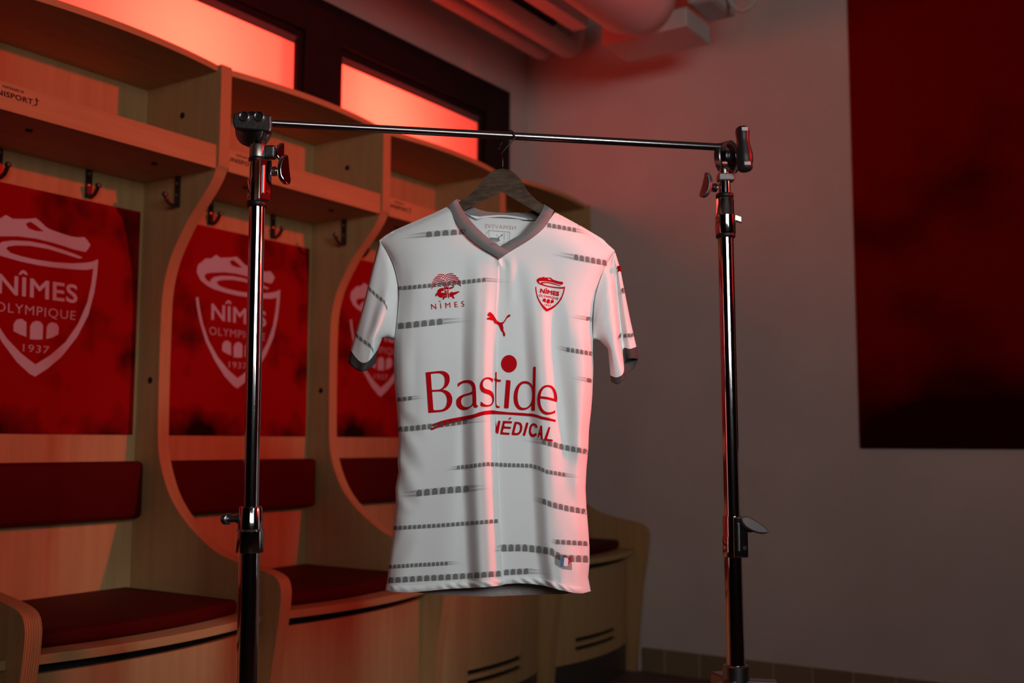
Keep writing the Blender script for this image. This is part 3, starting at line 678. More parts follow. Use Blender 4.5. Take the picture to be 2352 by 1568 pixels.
def chain(*cs):
    out = []
    for c in cs: out += fine(c)[:-1]
    return out
def cloth_points(x0, x1, y0, y1, sx=4.5, sy=7., crease=True):
    ex = []
    for i, y in enumerate(np.arange(y0, y1, sy)):
        cx_ = np.interp(y, CRY, CRX)
        for x in np.arange(x0, x1, sx):
            xx = x+(sx/2 if i % 2 else 0)
            if crease and abs(xx-cx_) < 8 and y > 560: continue
            ex.append((xx, y+.01))
        if crease and y > 560:
            for d in (-6, -4, -2.9, -2, -1, 0, 1, 2, 2.6, 4, 6): ex.append((cx_+d, y))
    return ex
JR = empty('football_jersey', tuple(at(1147, 1357, DJ)))
tag(JR, 'white short-sleeved football jersey with grey V-neck hanging from the bar', 'jersey')
ALLV = []; ALLF = []          # everything prints can lie on
def collect(V, F):
    o = len(ALLV); ALLV.extend([tuple(p) for p in V]); ALLF.extend([tuple(i+o for i in f) for f in F])
def near_edge_filter(pts, loop, dmin=2.0):
    P = np.array(pts); L = np.array(loop); keep = np.ones(len(P), bool)
    for k in range(0, len(P), 4000):
        d = ((P[k:k+4000, None, :]-L[None])**2).sum(-1).min(1); keep[k:k+4000] = d > dmin*dmin
    return P[keep]
# front
loop = chain(SHO_L, NECK, SHO_R, SEAM_R, SIDE_R, HEM_F[::-1], SIDE_L[::-1], SEAM_L[::-1])
V2, T2 = polyfill([loop], near_edge_filter(cloth_points(868, 1415, 460, 1365), loop))
W2 = wf(V2[:, 0], V2[:, 1]); VF = [JP(a, b, c) for (a, b), c in zip(V2, W2)]
MB().add(VF, T2).build('front_panel', M['cloth'], JR, smooth=True); collect(VF, T2)
# back
NB = [(1042,478),(1060,484),(1080,494),(1120,500),(1150,501),(1205,504),(1232,504),(1255,492),(1266,484)]
SHO_LB = SHO_L[:-1]+[(1042,478)]; SHO_RB = [(1266,484)]+SHO_R[1:]
loop = chain(SHO_LB, NB, SHO_RB, SEAM_R, SIDE_R, HEM_B[::-1], SIDE_L[::-1], SEAM_L[::-1])
V2, T2 = polyfill([loop], near_edge_filter(cloth_points(868, 1415, 470, 1372, 9, 10, False), loop, 3))
W2 = wb(V2[:, 0], V2[:, 1]); VB = [JP(a, b, c) for (a, b), c in zip(V2, W2)]
MB().add(VB, T2).build('back_panel', M['cloth'], JR, smooth=True); collect(VB, T2)
def hem_band(hem, fn, sgn):
    H0 = resample(hem, 190); rows = []
    for q in (0, .12, .3, .5, .7, .88, 1.):
        H = [np.array([min(max(p[0], np.interp(p[1]-15.5*q, LB[:, 1], LB[:, 0])+.4), np.interp(p[1]-15.5*q, RB[:, 1], RB[:, 0])-.4), p[1]]) for p in H0]
        rows.append([JP(p[0], p[1]-15.5*q+.3, float(fn(p[0], p[1]-15.5*q)) + sgn*(.0006+.0022*math.sin(math.pi*q)*min(1., i/8, (189-i)/8)+.0010*math.sin(i*.62+q*3.2+1.3*math.sin(i*.11))*math.sin(math.pi*q))) for i, p in enumerate(H)])
    mb = MB().grid(rows); mb.build('hem_band', M['cloth'], JR, smooth=True); collect(mb.v, mb.f)
hem_band(HEM_F, wf, 1); hem_band(HEM_B, wb, 1)
# sleeves: closed rings lofted from the arm hole to the cuff
def ring(front, back):
    """front/back: lists of (px,py,w) running outer -> inner"""
    return [JP(*p) for p in front] + [JP(*p) for p in back[::-1][1:-1]]
NA = 22
def left_ring(O, I, wmax, bulge, seam=None, seamk=0., ridge=0., bbul=0.):
    fr = []; bk = []
    sm = resample(seam, NA) if seam is not None else None
    for i in range(NA):
        a = i/(NA-1); p = lerp(O, I, a)
        q = p + np.array([0, bulge*math.sin(math.pi*a)])
        if sm is not None: q = q*(1-seamk)+sm[i]*seamk
        w_ = wmax*math.sqrt(max(0, math.sin(math.pi*a)))*(.75+.5*a) + ridge*(S(a, .30, .55)-S(a, .60, .92))
        fr.append((q[0], q[1], float(w_))); bq = p+np.array([0, bbul*math.sin(math.pi*a)]); bk.append((bq[0], bq[1], -wmax*.8*math.sin(math.pi*a)))
    return fr, bk
KL = [((871,552),(906,779),.006,0,1.,0,0),((857,605),(901,781),.016,-8,.72,.004,0),((844,656),(895,780),.022,-4,.42,.007,0),((832,709),(888,775),.026,0,.16,.008,0),((818,760),(879,776),.028,8,.0,.007,2),((805,803),(867,803),.027,30,.0,.004,8),((799.5,832),(864,832),.027,21,.0,.003,9)]
def blend_keys(keys, sub):
    out = []
    for i in range(len(keys)-1):
        for k in range(sub):
            t = k/sub; out.append(tuple(lerp(a, b, t) for a, b in zip(keys[i], keys[i+1])))
    out.append(tuple(np.array(a, float) for a in keys[-1])); return out
rl = [left_ring(k[0], k[1], float(k[2]), float(k[3]), SEAM_L, float(k[4]), float(k[5]), float(k[6])) for k in blend_keys(KL, 5)]
def pucker(fr, k, n):
    out = []
    for i, (x, y, w_) in enumerate(fr):
        a = i/(len(fr)-1); am = S(k/n, .55, .9)
        out.append((x, y, w_ + am*.004*math.sin(a*9.+k*.55)*math.sin(math.pi*a) + .0015*math.sin(a*14-k*.4)*math.sin(math.pi*a)))
    return out
R = [ring(pucker(f, i, len(rl)), b) for i, (f, b) in enumerate(rl)]
def loft(name, rings, m, closed=True, parent=JR, col=True):
    mb = MB().grid(rings, closed=closed); o = mb.build(name, m, parent, smooth=True)
    if col: collect(mb.v, mb.f)
    return o
loft('sleeve', R[:26], M['cloth'])
def cuff(rings):
    # outside, rolled lip, inside
    c = [np.mean(np.array(r), axis=0) for r in rings]
    ins = [[p+(cc-p)*.06 for p in r] for r, cc in zip(rings, c)]
    return rings + ins[::-1]
loft('sleeve_cuff', cuff(R[25:]), M['cuff'])
# right sleeve: folded, an outer lobe behind and a front lobe before it
def right_ring(o, mo, c, r_, mi, i_, bl):
    fp = spline([o, mo, c, r_, mi, i_], 6)
    n = len(fp); bk = []
    for k in range(n):
        a = k/(n-1); p = lerp(o, i_, a)
        bk.append((p[0]+bl[0]*math.sin(math.pi*a), p[1]+bl[1]*math.sin(math.pi*a), p[2]-bl[2]*math.sin(math.pi*a)))
    return tuple(np.array(p) for p in fp), tuple(np.array(p) for p in bk)
KR = [((1412,575,.0),(1408,582,.0),(1402,592,.001),(1385,625,.003),(1366,690,.004),(1362,779,0),(0,0,.006)),
      ((1425,618,-.016),(1420,626,-.012),(1414,634,-.018),(1400,655,.010),(1376,715,.014),(1363,780,0),(0,0,.012)),
      ((1436,675,-.022),(1429,680,-.013),(1419,688,-.024),(1409,700,.014),(1384,742,.018),(1368,779,0),(0,2,.016)),
      ((1448,735,-.024),(1438,742,-.012),(1425,746,-.026),(1416,755,.014),(1396,772,.018),(1378,782,.0),(0,2,.018)),
      ((1457,775,-.024),(1444,784,-.012),(1429,784,-.026),(1420,800,.010),(1406,806,.014),(1396,800,0),(4,0,.018)),
      ((1462,796,-.024),(1447,801,-.010),(1431,802,-.024),(1433,852,.006),(1418,866,.010),(1402,862,0),(9,-6,.016)),
      ((1466.5,824,-.024),(1450,822,-.010),(1434,834,-.024),(1434,866,.005),(1419,882,.008),(1404,876,0),(13,2,.014))]
kr = []
for i in range(len(KR)-1):
    for k in range(5):
        t = k/5; kr.append([lerp(a, b, t) for a, b in zip(KR[i], KR[i+1])])
kr.append([np.array(a, float) for a in KR[-1]])
R2 = [ring([tuple(q) for q in f], [tuple(q) for q in b]) for f, b in (right_ring(*k) for k in kr)]
loft('sleeve', R2[:26], M['cloth'])
loft('sleeve_cuff', cuff(R2[25:]), M['cuff'])
# collar: two crossing front bands and the band round the back of the neck
def band(name, outer, inner, m, wfun, lift=.0035, n=40, round_=.0035, parent=JR):
    o_ = resample(spline(outer, 5), n); i_ = resample(spline(inner, 5), n); rows = []
    for a, b in zip(o_, i_):
        row = []
        for k in range(9):
            t = k/8; p = lerp(a, b, t); row.append(JP(p[0], p[1], wfun(p[0], p[1])+lift+round_*math.sin(math.pi*t)))
        for k in range(8, -1, -1):
            t = k/8; p = lerp(a, b, t); row.append(JP(p[0], p[1], wfun(p[0], p[1])+lift-.002-.0005*math.sin(math.pi*t)))
        rows.append(row)
    mb = MB().grid(rows, closed=True); mb.f += [tuple(range(18))[::-1], tuple((n-1)*18+i for i in range(18))]; mb.m += [0, 0]
    o = mb.build(name, m, parent, auto=50); collect(mb.v, mb.f); return o
wn = lambda x, y: float(wf(x, max(y, 470)))*S(y, 452, 520) + (1-S(y, 452, 520))*.004
band('collar_band', [(1272,483),(1264,502),(1246,527),(1216,551),(1190,566),(1170,578),(1158,586)], [(1250,469),(1243,487),(1228,509),(1203,534),(1176,549),(1152,563),(1140,570)], M['collar'], lambda x, y: float(wn(x, y)), .0015)
band('collar_band', [(1031,470),(1036,487),(1051,515),(1076,546),(1104,568),(1131,584),(1147,594.5)], [(1049,457),(1060,477),(1074,498),(1096,523),(1125,549),(1150,566),(1170,577.5)], M['collar'], lambda x, y: float(wn(x, y)), .006)
wbk = lambda x, y: -.014-.012*math.sin(math.pi*np.clip((x-1050)/205, 0, 1))
band('back_collar', [(1050,486),(1066,490),(1095,501),(1120,503),(1150,503),(1190,505),(1230,506),(1256,494)], [(1052,457),(1072,468),(1092,478),(1116,485),(1153,488.5),(1185,488),(1213,487),(1250,470)], M['collar'], wbk, .001, round_=.002)
tp = [(1066,485),(1075,492),(1086,498),(1096,499),(1110,496),(1150,493.5),(1180,496),(1204,500),(1215,503),(1230,503)]
band('neck_tape', [(x, y+(5.2 if 1090 < x < 1210 else 1.6)) for x, y in tp], tp, M['thread'], wbk, .004, round_=.0012)
# ------------------------------------------------------------ prints, laid onto the cloth surface
BV = BVHTree.FromPolygons([Vector(v) for v in ALLV], ALLF)
CV = Vector(CAM)
def lay(px, py, lift=.0011):
    d = Vector(RAY(px, py)).normalized(); h = BV.ray_cast(CV, d)
    if h[0] is None:
        return np.array(JP(px, py, float(wf(px, py)))) - np.array(d)*lift
    return np.array(h[0]) - np.array(d)*lift
def print_part(name, loops_list, m, dense=None, lift=.0011, fade=None, parent=JR):
    mb = MB()
    for loops in loops_list:
        P = np.concatenate(loops); x0, y0 = P.min(0); x1, y1 = P.max(0); ex = None
        if dense:
            ex = near_edge_filter(cloth_points(x0, x1, y0, y1, dense, dense*1.3), P, 1.2)
            loops = [fine(list(map(tuple, L))+[tuple(L[0])], dense)[:-1] for L in loops]
        V, T = polyfill(loops, ex)
        mb.add([lay(a, b, lift) for a, b in V], T, fade=None if fade is None else [fade]*len(V))
    return mb.build(name, m, parent)
def z6(L, sc=7.84, ox=960, oy=800): return np.array([(ox+x/sc, oy+y/sc) for x, y in L])
def z7(L): return z6(L, 7.127, 1110, 800)
def sm(L, per=4): return [tuple(p) for p in spline(L, per, closed=True)]
B_ = [[z6([(140,430),(270,416),(400,402),(440,404),(470,410),(505,422),(535,447),(558,475),(570,510),(573,560),(568,605),(553,645),(528,682),(495,712),(440,738),(500,750),(545,772),(580,803),(605,843),(618,885),(622,920),(615,975),(595,1030),(565,1072),(525,1105),(475,1128),(430,1139),(400,1143),(300,1151),(190,1160)]),
       z6([(232,458),(300,449),(370,445),(405,449),(437,463),(462,487),(478,520),(485,560),(484,610),(473,660),(450,698),(418,724),(380,738),(345,742),(252,745)]),
       z6([(255,780),(330,773),(400,772),(435,779),(465,795),(492,822),(512,857),(524,900),(526,940),(518,1000),(498,1048),(468,1080),(435,1098),(400,1105),(350,1109),(280,1112)])]]
A_ = [[z6([(715,632),(745,612),(780,592),(825,576),(870,568),(908,567),(943,572),(972,582),(997,600),(1018,628),(1033,662),(1042,705),(1047,780),(1050,850),(1053,1000),(1056,1018),(1065,1028),(1088,1025),(1080,1050),(1050,1072),(1030,1070),(1012,1056),(998,1035),(990,1018),(965,1048),(935,1073),(905,1092),(865,1105),(825,1108),(785,1103),(750,1087),(722,1062),(700,1030),(690,985),(692,935),(705,900),(730,872),(770,848),(810,832),(850,820),(930,798),(978,770),(981,740),(978,700),(966,665),(945,638),(915,620),(880,615),(845,617),(812,625),(785,637),(760,654),(740,675),(722,705)]),
       z6([(982,818),(984,900),(986,985),(970,1010),(948,1032),(920,1048),(885,1056),(850,1055),(820,1043),(797,1020),(782,990),(777,955),(782,920),(798,888),(825,867),(860,850),(920,836)])]]
S_ = [[z6([(1355,545),(1330,532),(1300,522),(1265,517),(1232,520),(1200,530),(1170,549),(1145,575),(1128,605),(1117,640),(1113,675),(1118,715),(1133,755),(1160,783),(1190,800),(1230,814),(1275,828),(1305,845),(1327,868),(1340,900),(1343,935),(1335,970),(1315,998),(1285,1013),(1250,1017),(1215,1011),(1185,995),(1160,973),(1137,945),(1120,1030),(1150,1042),(1190,1049),(1240,1051),(1285,1046),(1325,1028),(1352,997),(1368,955),(1373,905),(1370,860),(1358,810),(1338,778),(1308,755),(1270,742),(1230,731),(1200,717),(1178,694),(1167,660),(1168,622),(1180,590),(1203,565),(1235,551),(1268,549),(1300,562),(1325,585),(1345,622)])]]
T_ = [[z7([(195,395),(222,375),(220,505),(295,512),(290,548),(220,542),(215,700),(215,880),(219,920),(228,938),(243,946),(278,942),(275,968),(250,976),(228,978),(208,965),(201,930),(199,870),(197,700),(197,530),(182,528),(182,490),(197,492)])]]
O_ = [[z7([(422+130*math.cos(t), 249+143*math.sin(t)) for t in np.linspace(0, 2*math.pi, 48, endpoint=False)])]]
I_ = [[z7([(375,515),(450,520),(415,985),(340,975)])]]
D_ = [[z7([(812,630),(795,592),(775,565),(750,547),(715,536),(680,532),(640,537),(605,555),(570,585),(540,625),(518,675),(503,735),(497,795),(501,860),(515,915),(538,958),(570,990),(605,1007),(650,1011),(695,1003),(735,985),(768,958),(792,925),(790,1015),(845,1022),(862,300),(820,295)]),
       z7([(690,574),(655,575),(625,592),(600,622),(582,665),(568,725),(563,790),(566,850),(578,905),(598,943),(625,965),(655,973),(690,971),(725,957),(755,932),(780,895),(796,850),(804,790),(805,730),(798,670),(782,622),(757,592),(725,577)])]]
E_ = [[z7([(1207,876),(1213,830),(1210,780),(1200,725),(1182,678),(1157,640),(1125,612),(1085,598),(1050,597),(1010,603),(970,622),(935,657),(907,710),(893,765),(887,825),(891,890),(904,950),(925,1003),(955,1045),(990,1070),(1030,1082),(1070,1083),(1120,1075),(1178,1052),(1182,1005),(1155,1024),(1125,1037),(1090,1045),(1050,1043),(1010,1027),(978,1000),(953,955),(938,905),(933,855),(933,815),(1060,835),(1140,855)]),
       z7([(938,780),(947,730),(965,688),(992,653),(1025,634),(1060,629),(1095,637),(1122,658),(1143,695),(1156,740),(1162,785),(1162,822),(1100,803),(1020,788)])]]
U_ = [[np.concatenate([z6([(243,1372),(400,1310),(500,1283),(600,1262),(800,1225),(920,1203),(1000,1185),(1050,1168),(1100,1150),(1150,1136),(1200,1125),(1300,1113),(1400,1115)]),
       z7([(200,1020),(400,1042),(600,1052),(800,1065),(880,1085),(950,1110),(1050,1130),(1190,1168),(1190,1205),(1080,1180),(950,1155),(880,1125),(800,1110),(600,1095),(400,1082),(210,1075)]),
       z6([(1400,1184),(1300,1183),(1200,1195),(1150,1206),(1100,1222),(1050,1240),(1000,1252),(800,1300),(600,1345),(450,1395),(235,1475),(222,1440),(380,1383),(370,1375),(250,1400),(262,1386)])])]]
MED = [[z7([(205,1170),(219,1290),(245,1178),(285,1180),(245,1400),(215,1400),(240,1245),(222,1365),(208,1392),(200,1388)])],
       [z7([(325,1183),(478,1192),(470,1228),(352,1222),(343,1275),(460,1283),(452,1315),(335,1310),(318,1372),(440,1380),(430,1415),(275,1403)])],
       [z7([(432,1130),(468,1132),(425,1172),(402,1170)])],
       [z7([(515,1198),(580,1202),(612,1212),(632,1235),(643,1275),(640,1320),(628,1362),(600,1402),(575,1416),(545,1421),(462,1415)]), z7([(545,1235),(580,1238),(598,1255),(605,1290),(598,1335),(585,1365),(565,1380),(540,1385),(508,1382)])],
       [z7([(705,1210),(745,1213),(685,1430),(645,1425)])],
       [z7([(890,1300),(853,1296),(850,1272),(838,1257),(820,1253),(800,1268),(787,1305),(781,1350),(790,1388),(808,1405),(830,1403),(850,1382),(886,1393),(868,1427),(842,1446),(812,1450),(775,1435),(752,1400),(747,1355),(755,1295),(775,1250),(800,1228),(830,1221),(860,1230),(883,1257)])],
       [z7([(940,1258),(965,1262),(975,1495),(942,1480),(942,1420),(920,1412),(908,1465),(888,1455)]), z7([(940,1310),(942,1385),(925,1378)])],
       [z7([(1070,1283),(1102,1290),(1045,1478),(1145,1490),(1135,1525),(990,1500)])]]
print_part('sponsor_lettering', B_+A_+S_+T_+O_+I_+D_+E_+U_+MED, M['red_print'], 4.)
CAT = sm([(285,355),(300,320),(320,290),(345,262),(370,220),(395,235),(430,225),(450,265),(500,285),(530,310),(560,350),(620,450),(680,550),(740,625),(800,670),(880,695),(950,685),(1020,640),(1060,590),(1110,490),(1160,410),(1220,350),(1280,325),(1325,345),(1330,385),(1300,430),(1240,460),(1170,500),(1120,580),(1070,660),(1020,730),(970,770),(995,850),(1012,950),(1005,1060),(1060,1120),(1090,1230),(1075,1330),(1030,1320),(985,1250),(990,1160),(920,1090),(860,980),(820,860),(760,780),(670,755),(610,700),(545,580),(490,605),(430,590),(370,545),(335,555),(310,575),(275,560),(258,520),(275,480),(330,462),(400,470),(420,450),(400,420),(350,412),(300,385)], 3)
print_part('cat_logo', [[z6(CAT, 19.6, 1105, 705)]], M['red_print'], 4.)
print_part('crest_badge', [[np.array([(1215+x/15.68, 625+y/15.68) for x, y in L]) for L in crest_loops(.01)]], M['red_print'])
def stroke(pts, wd, per=5):
    P = [np.array(p) for p in spline(pts, per)]; a = []; b = []
    for i, p in enumerate(P):
        t = P[min(i+1, len(P)-1)]-P[max(i-1, 0)]; t = t/np.linalg.norm(t); n = np.array([-t[1], t[0]])*wd/2; a.append(p+n); b.append(p-n)
    return np.array(a+b[::-1])
z4 = lambda L: np.array([(980+x/15.68, 615+y/15.68) for x, y in L])
FR = [[(565,378),(640,300),(740,237),(850,207),(955,210)],[(632,395),(720,312),(840,273),(960,268),(1065,290)],[(690,428),(780,355),(900,328),(1040,335),(1150,372)],[(648,690),(655,600),(700,500),(780,430),(880,395),(1000,390),(1120,420),(1205,470)],[(710,690),(715,610),(760,530),(830,475),(920,455),(1030,460),(1150,500),(1225,555)],[(772,680),(778,620),(830,550),(920,517),(1030,522),(1150,582),(1235,655)],
      [(400,268),(460,240),(560,238),(640,250)],[(305,350),(380,317),(480,307),(575,305)],[(240,440),(300,397),(400,372),(510,370)],[(195,540),(260,480),(360,442),(480,427),(590,440),(660,475)],[(175,650),(230,572),(330,512),(450,487),(560,500),(625,530)],[(178,755),(230,670),(320,602),(430,557),(530,560),(610,600)]]
PALM = [[z4(stroke(f, 30 if i < 6 else 28))] for i, f in enumerate(FR)]
PALM += [[z4([(640,700),(680,715),(715,740),(760,715),(797,700),(797,760),(760,770),(757,795),(715,832),(675,795),(640,760)]), z4([(715,760),(757,795),(715,830),(680,795)])]]
PALM[-1] = [z4([(640,695),(797,690),(797,760),(755,785),(715,752),(678,790),(640,765)])]
PALM += [[z4([(645,790),(675,805),(715,842),(757,805),(797,785),(797,830),(715,870),(645,830)])], [z4([(645,850),(715,885),(797,850),(795,895),(645,893)])], [z4([(757,905),(808,905),(803,1095),(777,1092)])],
         [z4([(600,722),(560,720),(515,730),(470,745),(430,770),(400,800),(383,840),(375,880),(370,920),(320,915),(318,955),(330,975),(285,1010),(365,1010),(385,970),(430,1030),(470,1055),(510,1070),(575,1075),(582,1005),(640,1000),(735,1002),(740,905),(650,905),(570,885),(540,900),(515,875),(540,842),(620,815),(625,730)])],
         [z4([(590,1015),(735,1015),(738,1063),(650,1070),(635,1130),(545,1140),(585,1110)])],
         [z4([(825,908),(860,885),(900,855),(940,880),(1050,860),(1175,835),(1180,870),(1060,945),(970,985),(980,1040),(1010,1095),(930,1100),(920,1035),(830,1050)])],
         [z4([(812,768),(812,712),(870,690),(935,682),(950,655),(925,628),(870,612),(930,600),(970,615),(990,655),(982,700),(940,730),(870,755)])]]
TXT = quad_map(text_loops('NIMES', 1.75, -.003), (150,1288), (1345,1180), (180,1492), (1362,1385))
print_part('palm_emblem', PALM+[[z4(L) for L in TXT], [z4([(412,1232),(460,1175),(518,1224),(492,1227),(460,1200),(430,1230)])]], M['red_print'])
# show-through prints on the inside of the back (mirrored as in the photo)
zn = lambda L: np.array([(1000+x/6.533, 380+y/6.533) for x, y in L])
print_part('neck_print', [[zn(L) for L in quad_map(text_loops('NEMAVSVS', 1.1, .0), (1212,905), (740,870), (1207,965), (742,935))]], M['ghost_red'], fade=.55)
fr = [zn([(798,968),(1122,996),(1112,1180),(806,1175)]), zn([(806,977),(1114,1003),(1105,1172),(813,1167)])]
bar = [zn([(820,1078),(955,1085),(962,1105),(975,1130),(818,1115)])]
mc = np.array([(1.-x/1568., y/1568.) for x, y in CAT]); mc = [zn(np.c_[890+mc[:, 0]*150, 1010+mc[:, 1]*130])]
rows = [[zn([(x, y), (x+w_, y+2), (x+w_, y+11), (x, y+9)])] for x, w_, ys in ((1020, 26, (1015, 1042, 1068, 1095, 1135)), (1086, 9, (1020, 1040, 1060, 1080, 1100, 1120, 1140))) for y in ys]
print_part('size_print', [fr, bar, mc]+rows, M['ghost_grey'], fade=.6)
# small translucent tag near the hem
tg = lambda L: np.array([(860+x/4.356, 1080+y/4.356) for x, y in L])
TG = print_part('hem_tag', [[tg([(1805,850),(1860,838),(1975,862),(1978,997),(1880,985),(1806,938)])]], M['tag'], 3., .0013, fade=.45)
print_part('tag_blue', [[tg([(1875,868),(1902,872),(1892,955),(1868,955)])]], M['blue'], 3., .0019, parent=TG)
print_part('tag_white', [[tg([(1902,872),(1938,876),(1932,960),(1892,956)])], [tg(np.c_[1893+np.array(CAT)[:, 0]*.045, 868+np.array(CAT)[:, 1]*.062])]], M['white'], 3., .0021, parent=TG)
print_part('tag_red', [[tg([(1940,876),(1968,880),(1962,905),(1938,950)])]], M['red_print'], 3., .0019, parent=TG)
# rows of little arches
def row(path, h, pitch, a0=0., a1=1., tails=(), k=.72, dens=.50, upright=False):
    AR = MB()
    """path: baseline px; arches between fractions a0..a1 along it; tails: (end point, side)"""
    P = np.array(resample(path, 200)); d = np.r_[0, np.cumsum(np.linalg.norm(np.diff(P, axis=0), axis=1))]
    def pt(s, v):
        x = np.interp(s, d, P[:, 0]); y = np.interp(s, d, P[:, 1]); return (x, y-v)
    L = d[-1]; n = max(1, int(round(L/pitch))); pw = L/n
    m = max(2, int(L/4))
    # pale backing strip
    rows_ = [[lay(*pt(L*i/m, h*q), .0010) for q in (0, .33, .66, .97)] for i in range(m+1)]
    o = len(AR.v); AR.grid(rows_); AR.fade[o:] = [.20]*(len(AR.v)-o)
    for i in range(n):
        s0 = pw*(i+.5-k/2); s1 = pw*(i+.5+k/2); r_ = (s1-s0)/2
        ol = [(s0, 0), (s1, 0), (s1, h*.62)] + [(s0+r_+r_*math.cos(t), h*.62+h*.34*math.sin(t)) for t in np.linspace(0, math.pi, 7)[1:-1]] + [(s0, h*.62)]
        c = pt((s0+s1)/2, h*.4); vs = [lay(*c, .0014)]+[lay(*pt(s, v), .0014) for s, v in ol]
        AR.add(vs, [(0, 1+q, 1+(q+1) % len(ol)) for q in range(len(ol))], fade=[dens]*len(vs))
    for end, side in tails:
        b = P[0] if side < 0 else P[-1]; nb = max(3, int(np.hypot(end[0]-b[0], end[1]-b[1])/5))
        for (va, vb, ln) in ((.02, .38, 1.), (.55, .92, .72)):
            rr = []; fd = []
            for i in range(nb+1):
                t = i/nb; q = lerp(b, b+(np.array(end)-b)*ln, t); sq = 1-.35*t
                rr.append([lay(q[0], q[1]-h*v*sq-(h*.12*t if va > .5 else 0), .0012) for v in (va, (va+vb)/2, vb)]); fd += [.34*(1-t)**1.2]*3
            o = len(AR.v); AR.grid(rr); AR.fade[o:] = fd
    AR.build('arcade_stripe', M['arcade'], JR)
row([(976,545),(1020,541),(1071,538)], 13.5, 18, tails=[((915,550), -1)])
row([(1256,521),(1290,527),(1325,533.5)], 10.5, 11, tails=[((1358,541), 1)])
row([(1317,596),(1355,603),(1395,611)], 14, 14, tails=[((1260,584), -1)])
row([(913,667),(1000,659),(1117,646.5)], 10, 11.3, tails=[((1181,650), 1)])
row([(912,756),(960,751),(1019,744.5)], 15, 17, tails=[((1092,737), 1)])
row([(1344,736),(1360,739)], 11, 11, tails=[((1303,727), -1)])
row([(1300,807),(1330,812),(1362,818)], 11, 11, tails=[((1270,797), -1)])
row([(1346,877),(1361,880)], 11, 15, tails=[((1308,868), -1)])
row([(911,922.7),(930,920),(948,918)], 10, 11, tails=[((982,914), 1)])
row([(913,992),(950,989),(986,985),(1040,977.5),(1075,972)], 13, 14, tails=[((1132,968), 1)])
row([(1243,1019),(1265,1025),(1291,1032),(1320,1038),(1351,1044.5)], 13.5, 14.5, tails=[((1196,1012), -1)])
row([(1048,1078.5),(1086,1074),(1119,1070),(1145,1071.5),(1190,1073),(1221,1074),(1238,1079),(1256,1087.5),(1300,1095)], 10, 10, tails=[((1020,1081), -1), ((1341,1099), 1)])
row([(954,1140),(1015,1134),(1080,1129)], 16, 18, tails=[((910,1142), -1), ((1133,1122), 1)])
row([(903,1217),(1007,1211),(1073,1206),(1145,1200.5)], 9.8, 10.8)
row([(1244,1156),(1256,1160),(1268,1165),(1300,1173),(1347,1182)], 14, 14, tails=[((1218,1147), -1)])
row([(1275,1249),(1310,1251),(1351,1253.5)], 11.5, 13.3, tails=[((1262,1242), -1)])
row([(1150,1266),(1204,1265.5),(1235,1269),(1268,1274),(1275,1280),(1292,1289),(1320,1290.5),(1353,1291.6)], 17, 16.5, tails=[((1130,1268), -1)])
row([(892,1306),(950,1302),(1030,1297.6)], 9.6, 10, tails=[((1067,1293.5), 1)])
row([(890,1339),(960,1335),(1034,1331),(1100,1327),(1153,1323)], 14, 16)
row([(1156,1321),(1185,1319),(1216,1317.6)], 14, 15, tails=[((1268,1320), 1)])
row([(846,665),(867,684.5),(882,696),(890,714)], 9.5, 10.5)
row([(815,771.5),(836,788),(852,799),(858,812)], 9.5, 11)
row([(1424,676),(1437,673)], 14, 13); row([(1431,776),(1446,774),(1458,773)], 9.5, 10.5); row([(1418,783),(1428,771)], 10, 12)
print_part('shoulder_mark', [[np.array([(1417.5,612),(1419,609.5),(1423,611),(1425.5,610),(1427,624),(1422,622.5),(1418,624.5),(1419,620),(1421,618),(1417.5,617)])]], M['red_print'], lift=.0012)
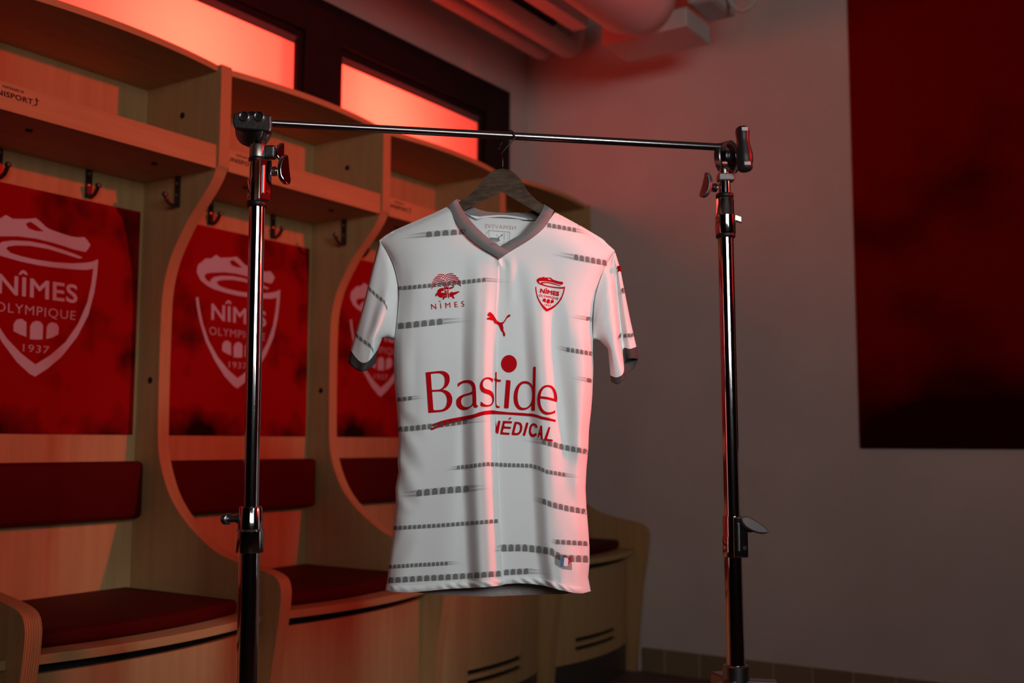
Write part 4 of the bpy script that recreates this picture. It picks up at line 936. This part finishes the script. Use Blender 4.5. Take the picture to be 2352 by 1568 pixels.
# ------------------------------------------------------------ hanger and hook
HG = empty('coat_hanger', tuple(at(1154, 440, DJ))); tag(HG, 'dark brown wooden hanger with a black wire hook, inside the white jersey', 'hanger')
tl = [(1154.6,387),(1134.7,391),(1116,404.5),(1101,424),(1085.7,441),(1066,456),(1040,472),(1010,487),(975,504),(935,524),(905,541),(900,551)]
bl = [(905,561),(930,556),(960,543),(1000,521),(1035,500),(1061,485.6),(1152,440.5)]
trr = [(1154.6,387),(1173,392),(1191,406),(1203.6,424),(1214,441),(1229.6,456.5),(1251,472),(1280,491),(1315,511),(1350,533),(1375,551),(1385,563)]
brr = [(1380,572),(1362,567),(1335,550),(1300,530),(1270,510),(1242,493),(1152,440.5)]
outl = spline(tl, 4) + [np.array(p, float) for p in bl] + [np.array(p, float) for p in brr[::-1][1:]] + spline(trr, 4)[::-1][:-1]
V, T = polyfill([np.array(outl)])
hw = lambda x: .0062 + .0000*x
def hd(x): return -.004-.00000018*(x-1154)**2*0
fr_ = [JP(a, b, hw(a)+hd(a)) for a, b in V]; bk_ = [JP(a, b, -hw(a)+hd(a)) for a, b in V]
mb = MB(); mb.add(fr_, T); mb.add(bk_, T); k = len(outl)
mb.add([JP(a, b, hw(a)+hd(a)) for a, b in outl]+[JP(a, b, -hw(a)+hd(a)) for a, b in outl], [(i, (i+1) % k, k+(i+1) % k, k+i) for i in range(k)])
ho = mb.build('hanger_body', M['hanger'], HG)
me = ho.data; bm = bmesh.new(); bm.from_mesh(me); bmesh.ops.remove_doubles(bm, verts=bm.verts, dist=1e-5); bmesh.ops.recalc_face_normals(bm, faces=bm.faces); bm.to_mesh(me); bm.free()
b = ho.modifiers.new('bevel', 'BEVEL'); b.width = .0012; b.segments = 3; b.limit_method = 'ANGLE'; b.angle_limit = math.radians(60)
me.polygons.foreach_set('use_smooth', [True]*len(me.polygons)); me.set_sharp_from_angle(angle=math.radians(40))
# hook: rises from the hanger, swings forward over the bar and hangs down behind it
bc_ = BARP(1151); s0 = JP(1154.6, 389, -.004); ax_b = axis_of(bA, bB); u = np.cross(ax_b, UP); u /= np.linalg.norm(u)
if u @ TO < 0: u = -u
pts = [s0, JP(1154.4, 365, -.003), JP(1154, 350, .002)]
cen = bc_
Rr = .0100
a0, a1 = -35, 215
for t in np.linspace(a0, a1, 18):
    f_ = (t-a0)/(a1-a0); th = math.radians(t)
    pts.append(cen + u*math.cos(th)*Rr*(1+.5*f_) + UP*math.sin(th)*Rr + ax_b*(.006-.020*f_))
pts += [pts[-1]-UP*.010-u*.002-ax_b*.004, pts[-1]-UP*.020+u*.003-ax_b*.009]
MB().tube([tuple(p) for p in spline(pts, 3)], .0013, 10).build('wire_hook', M['wire'], HG, smooth=True)
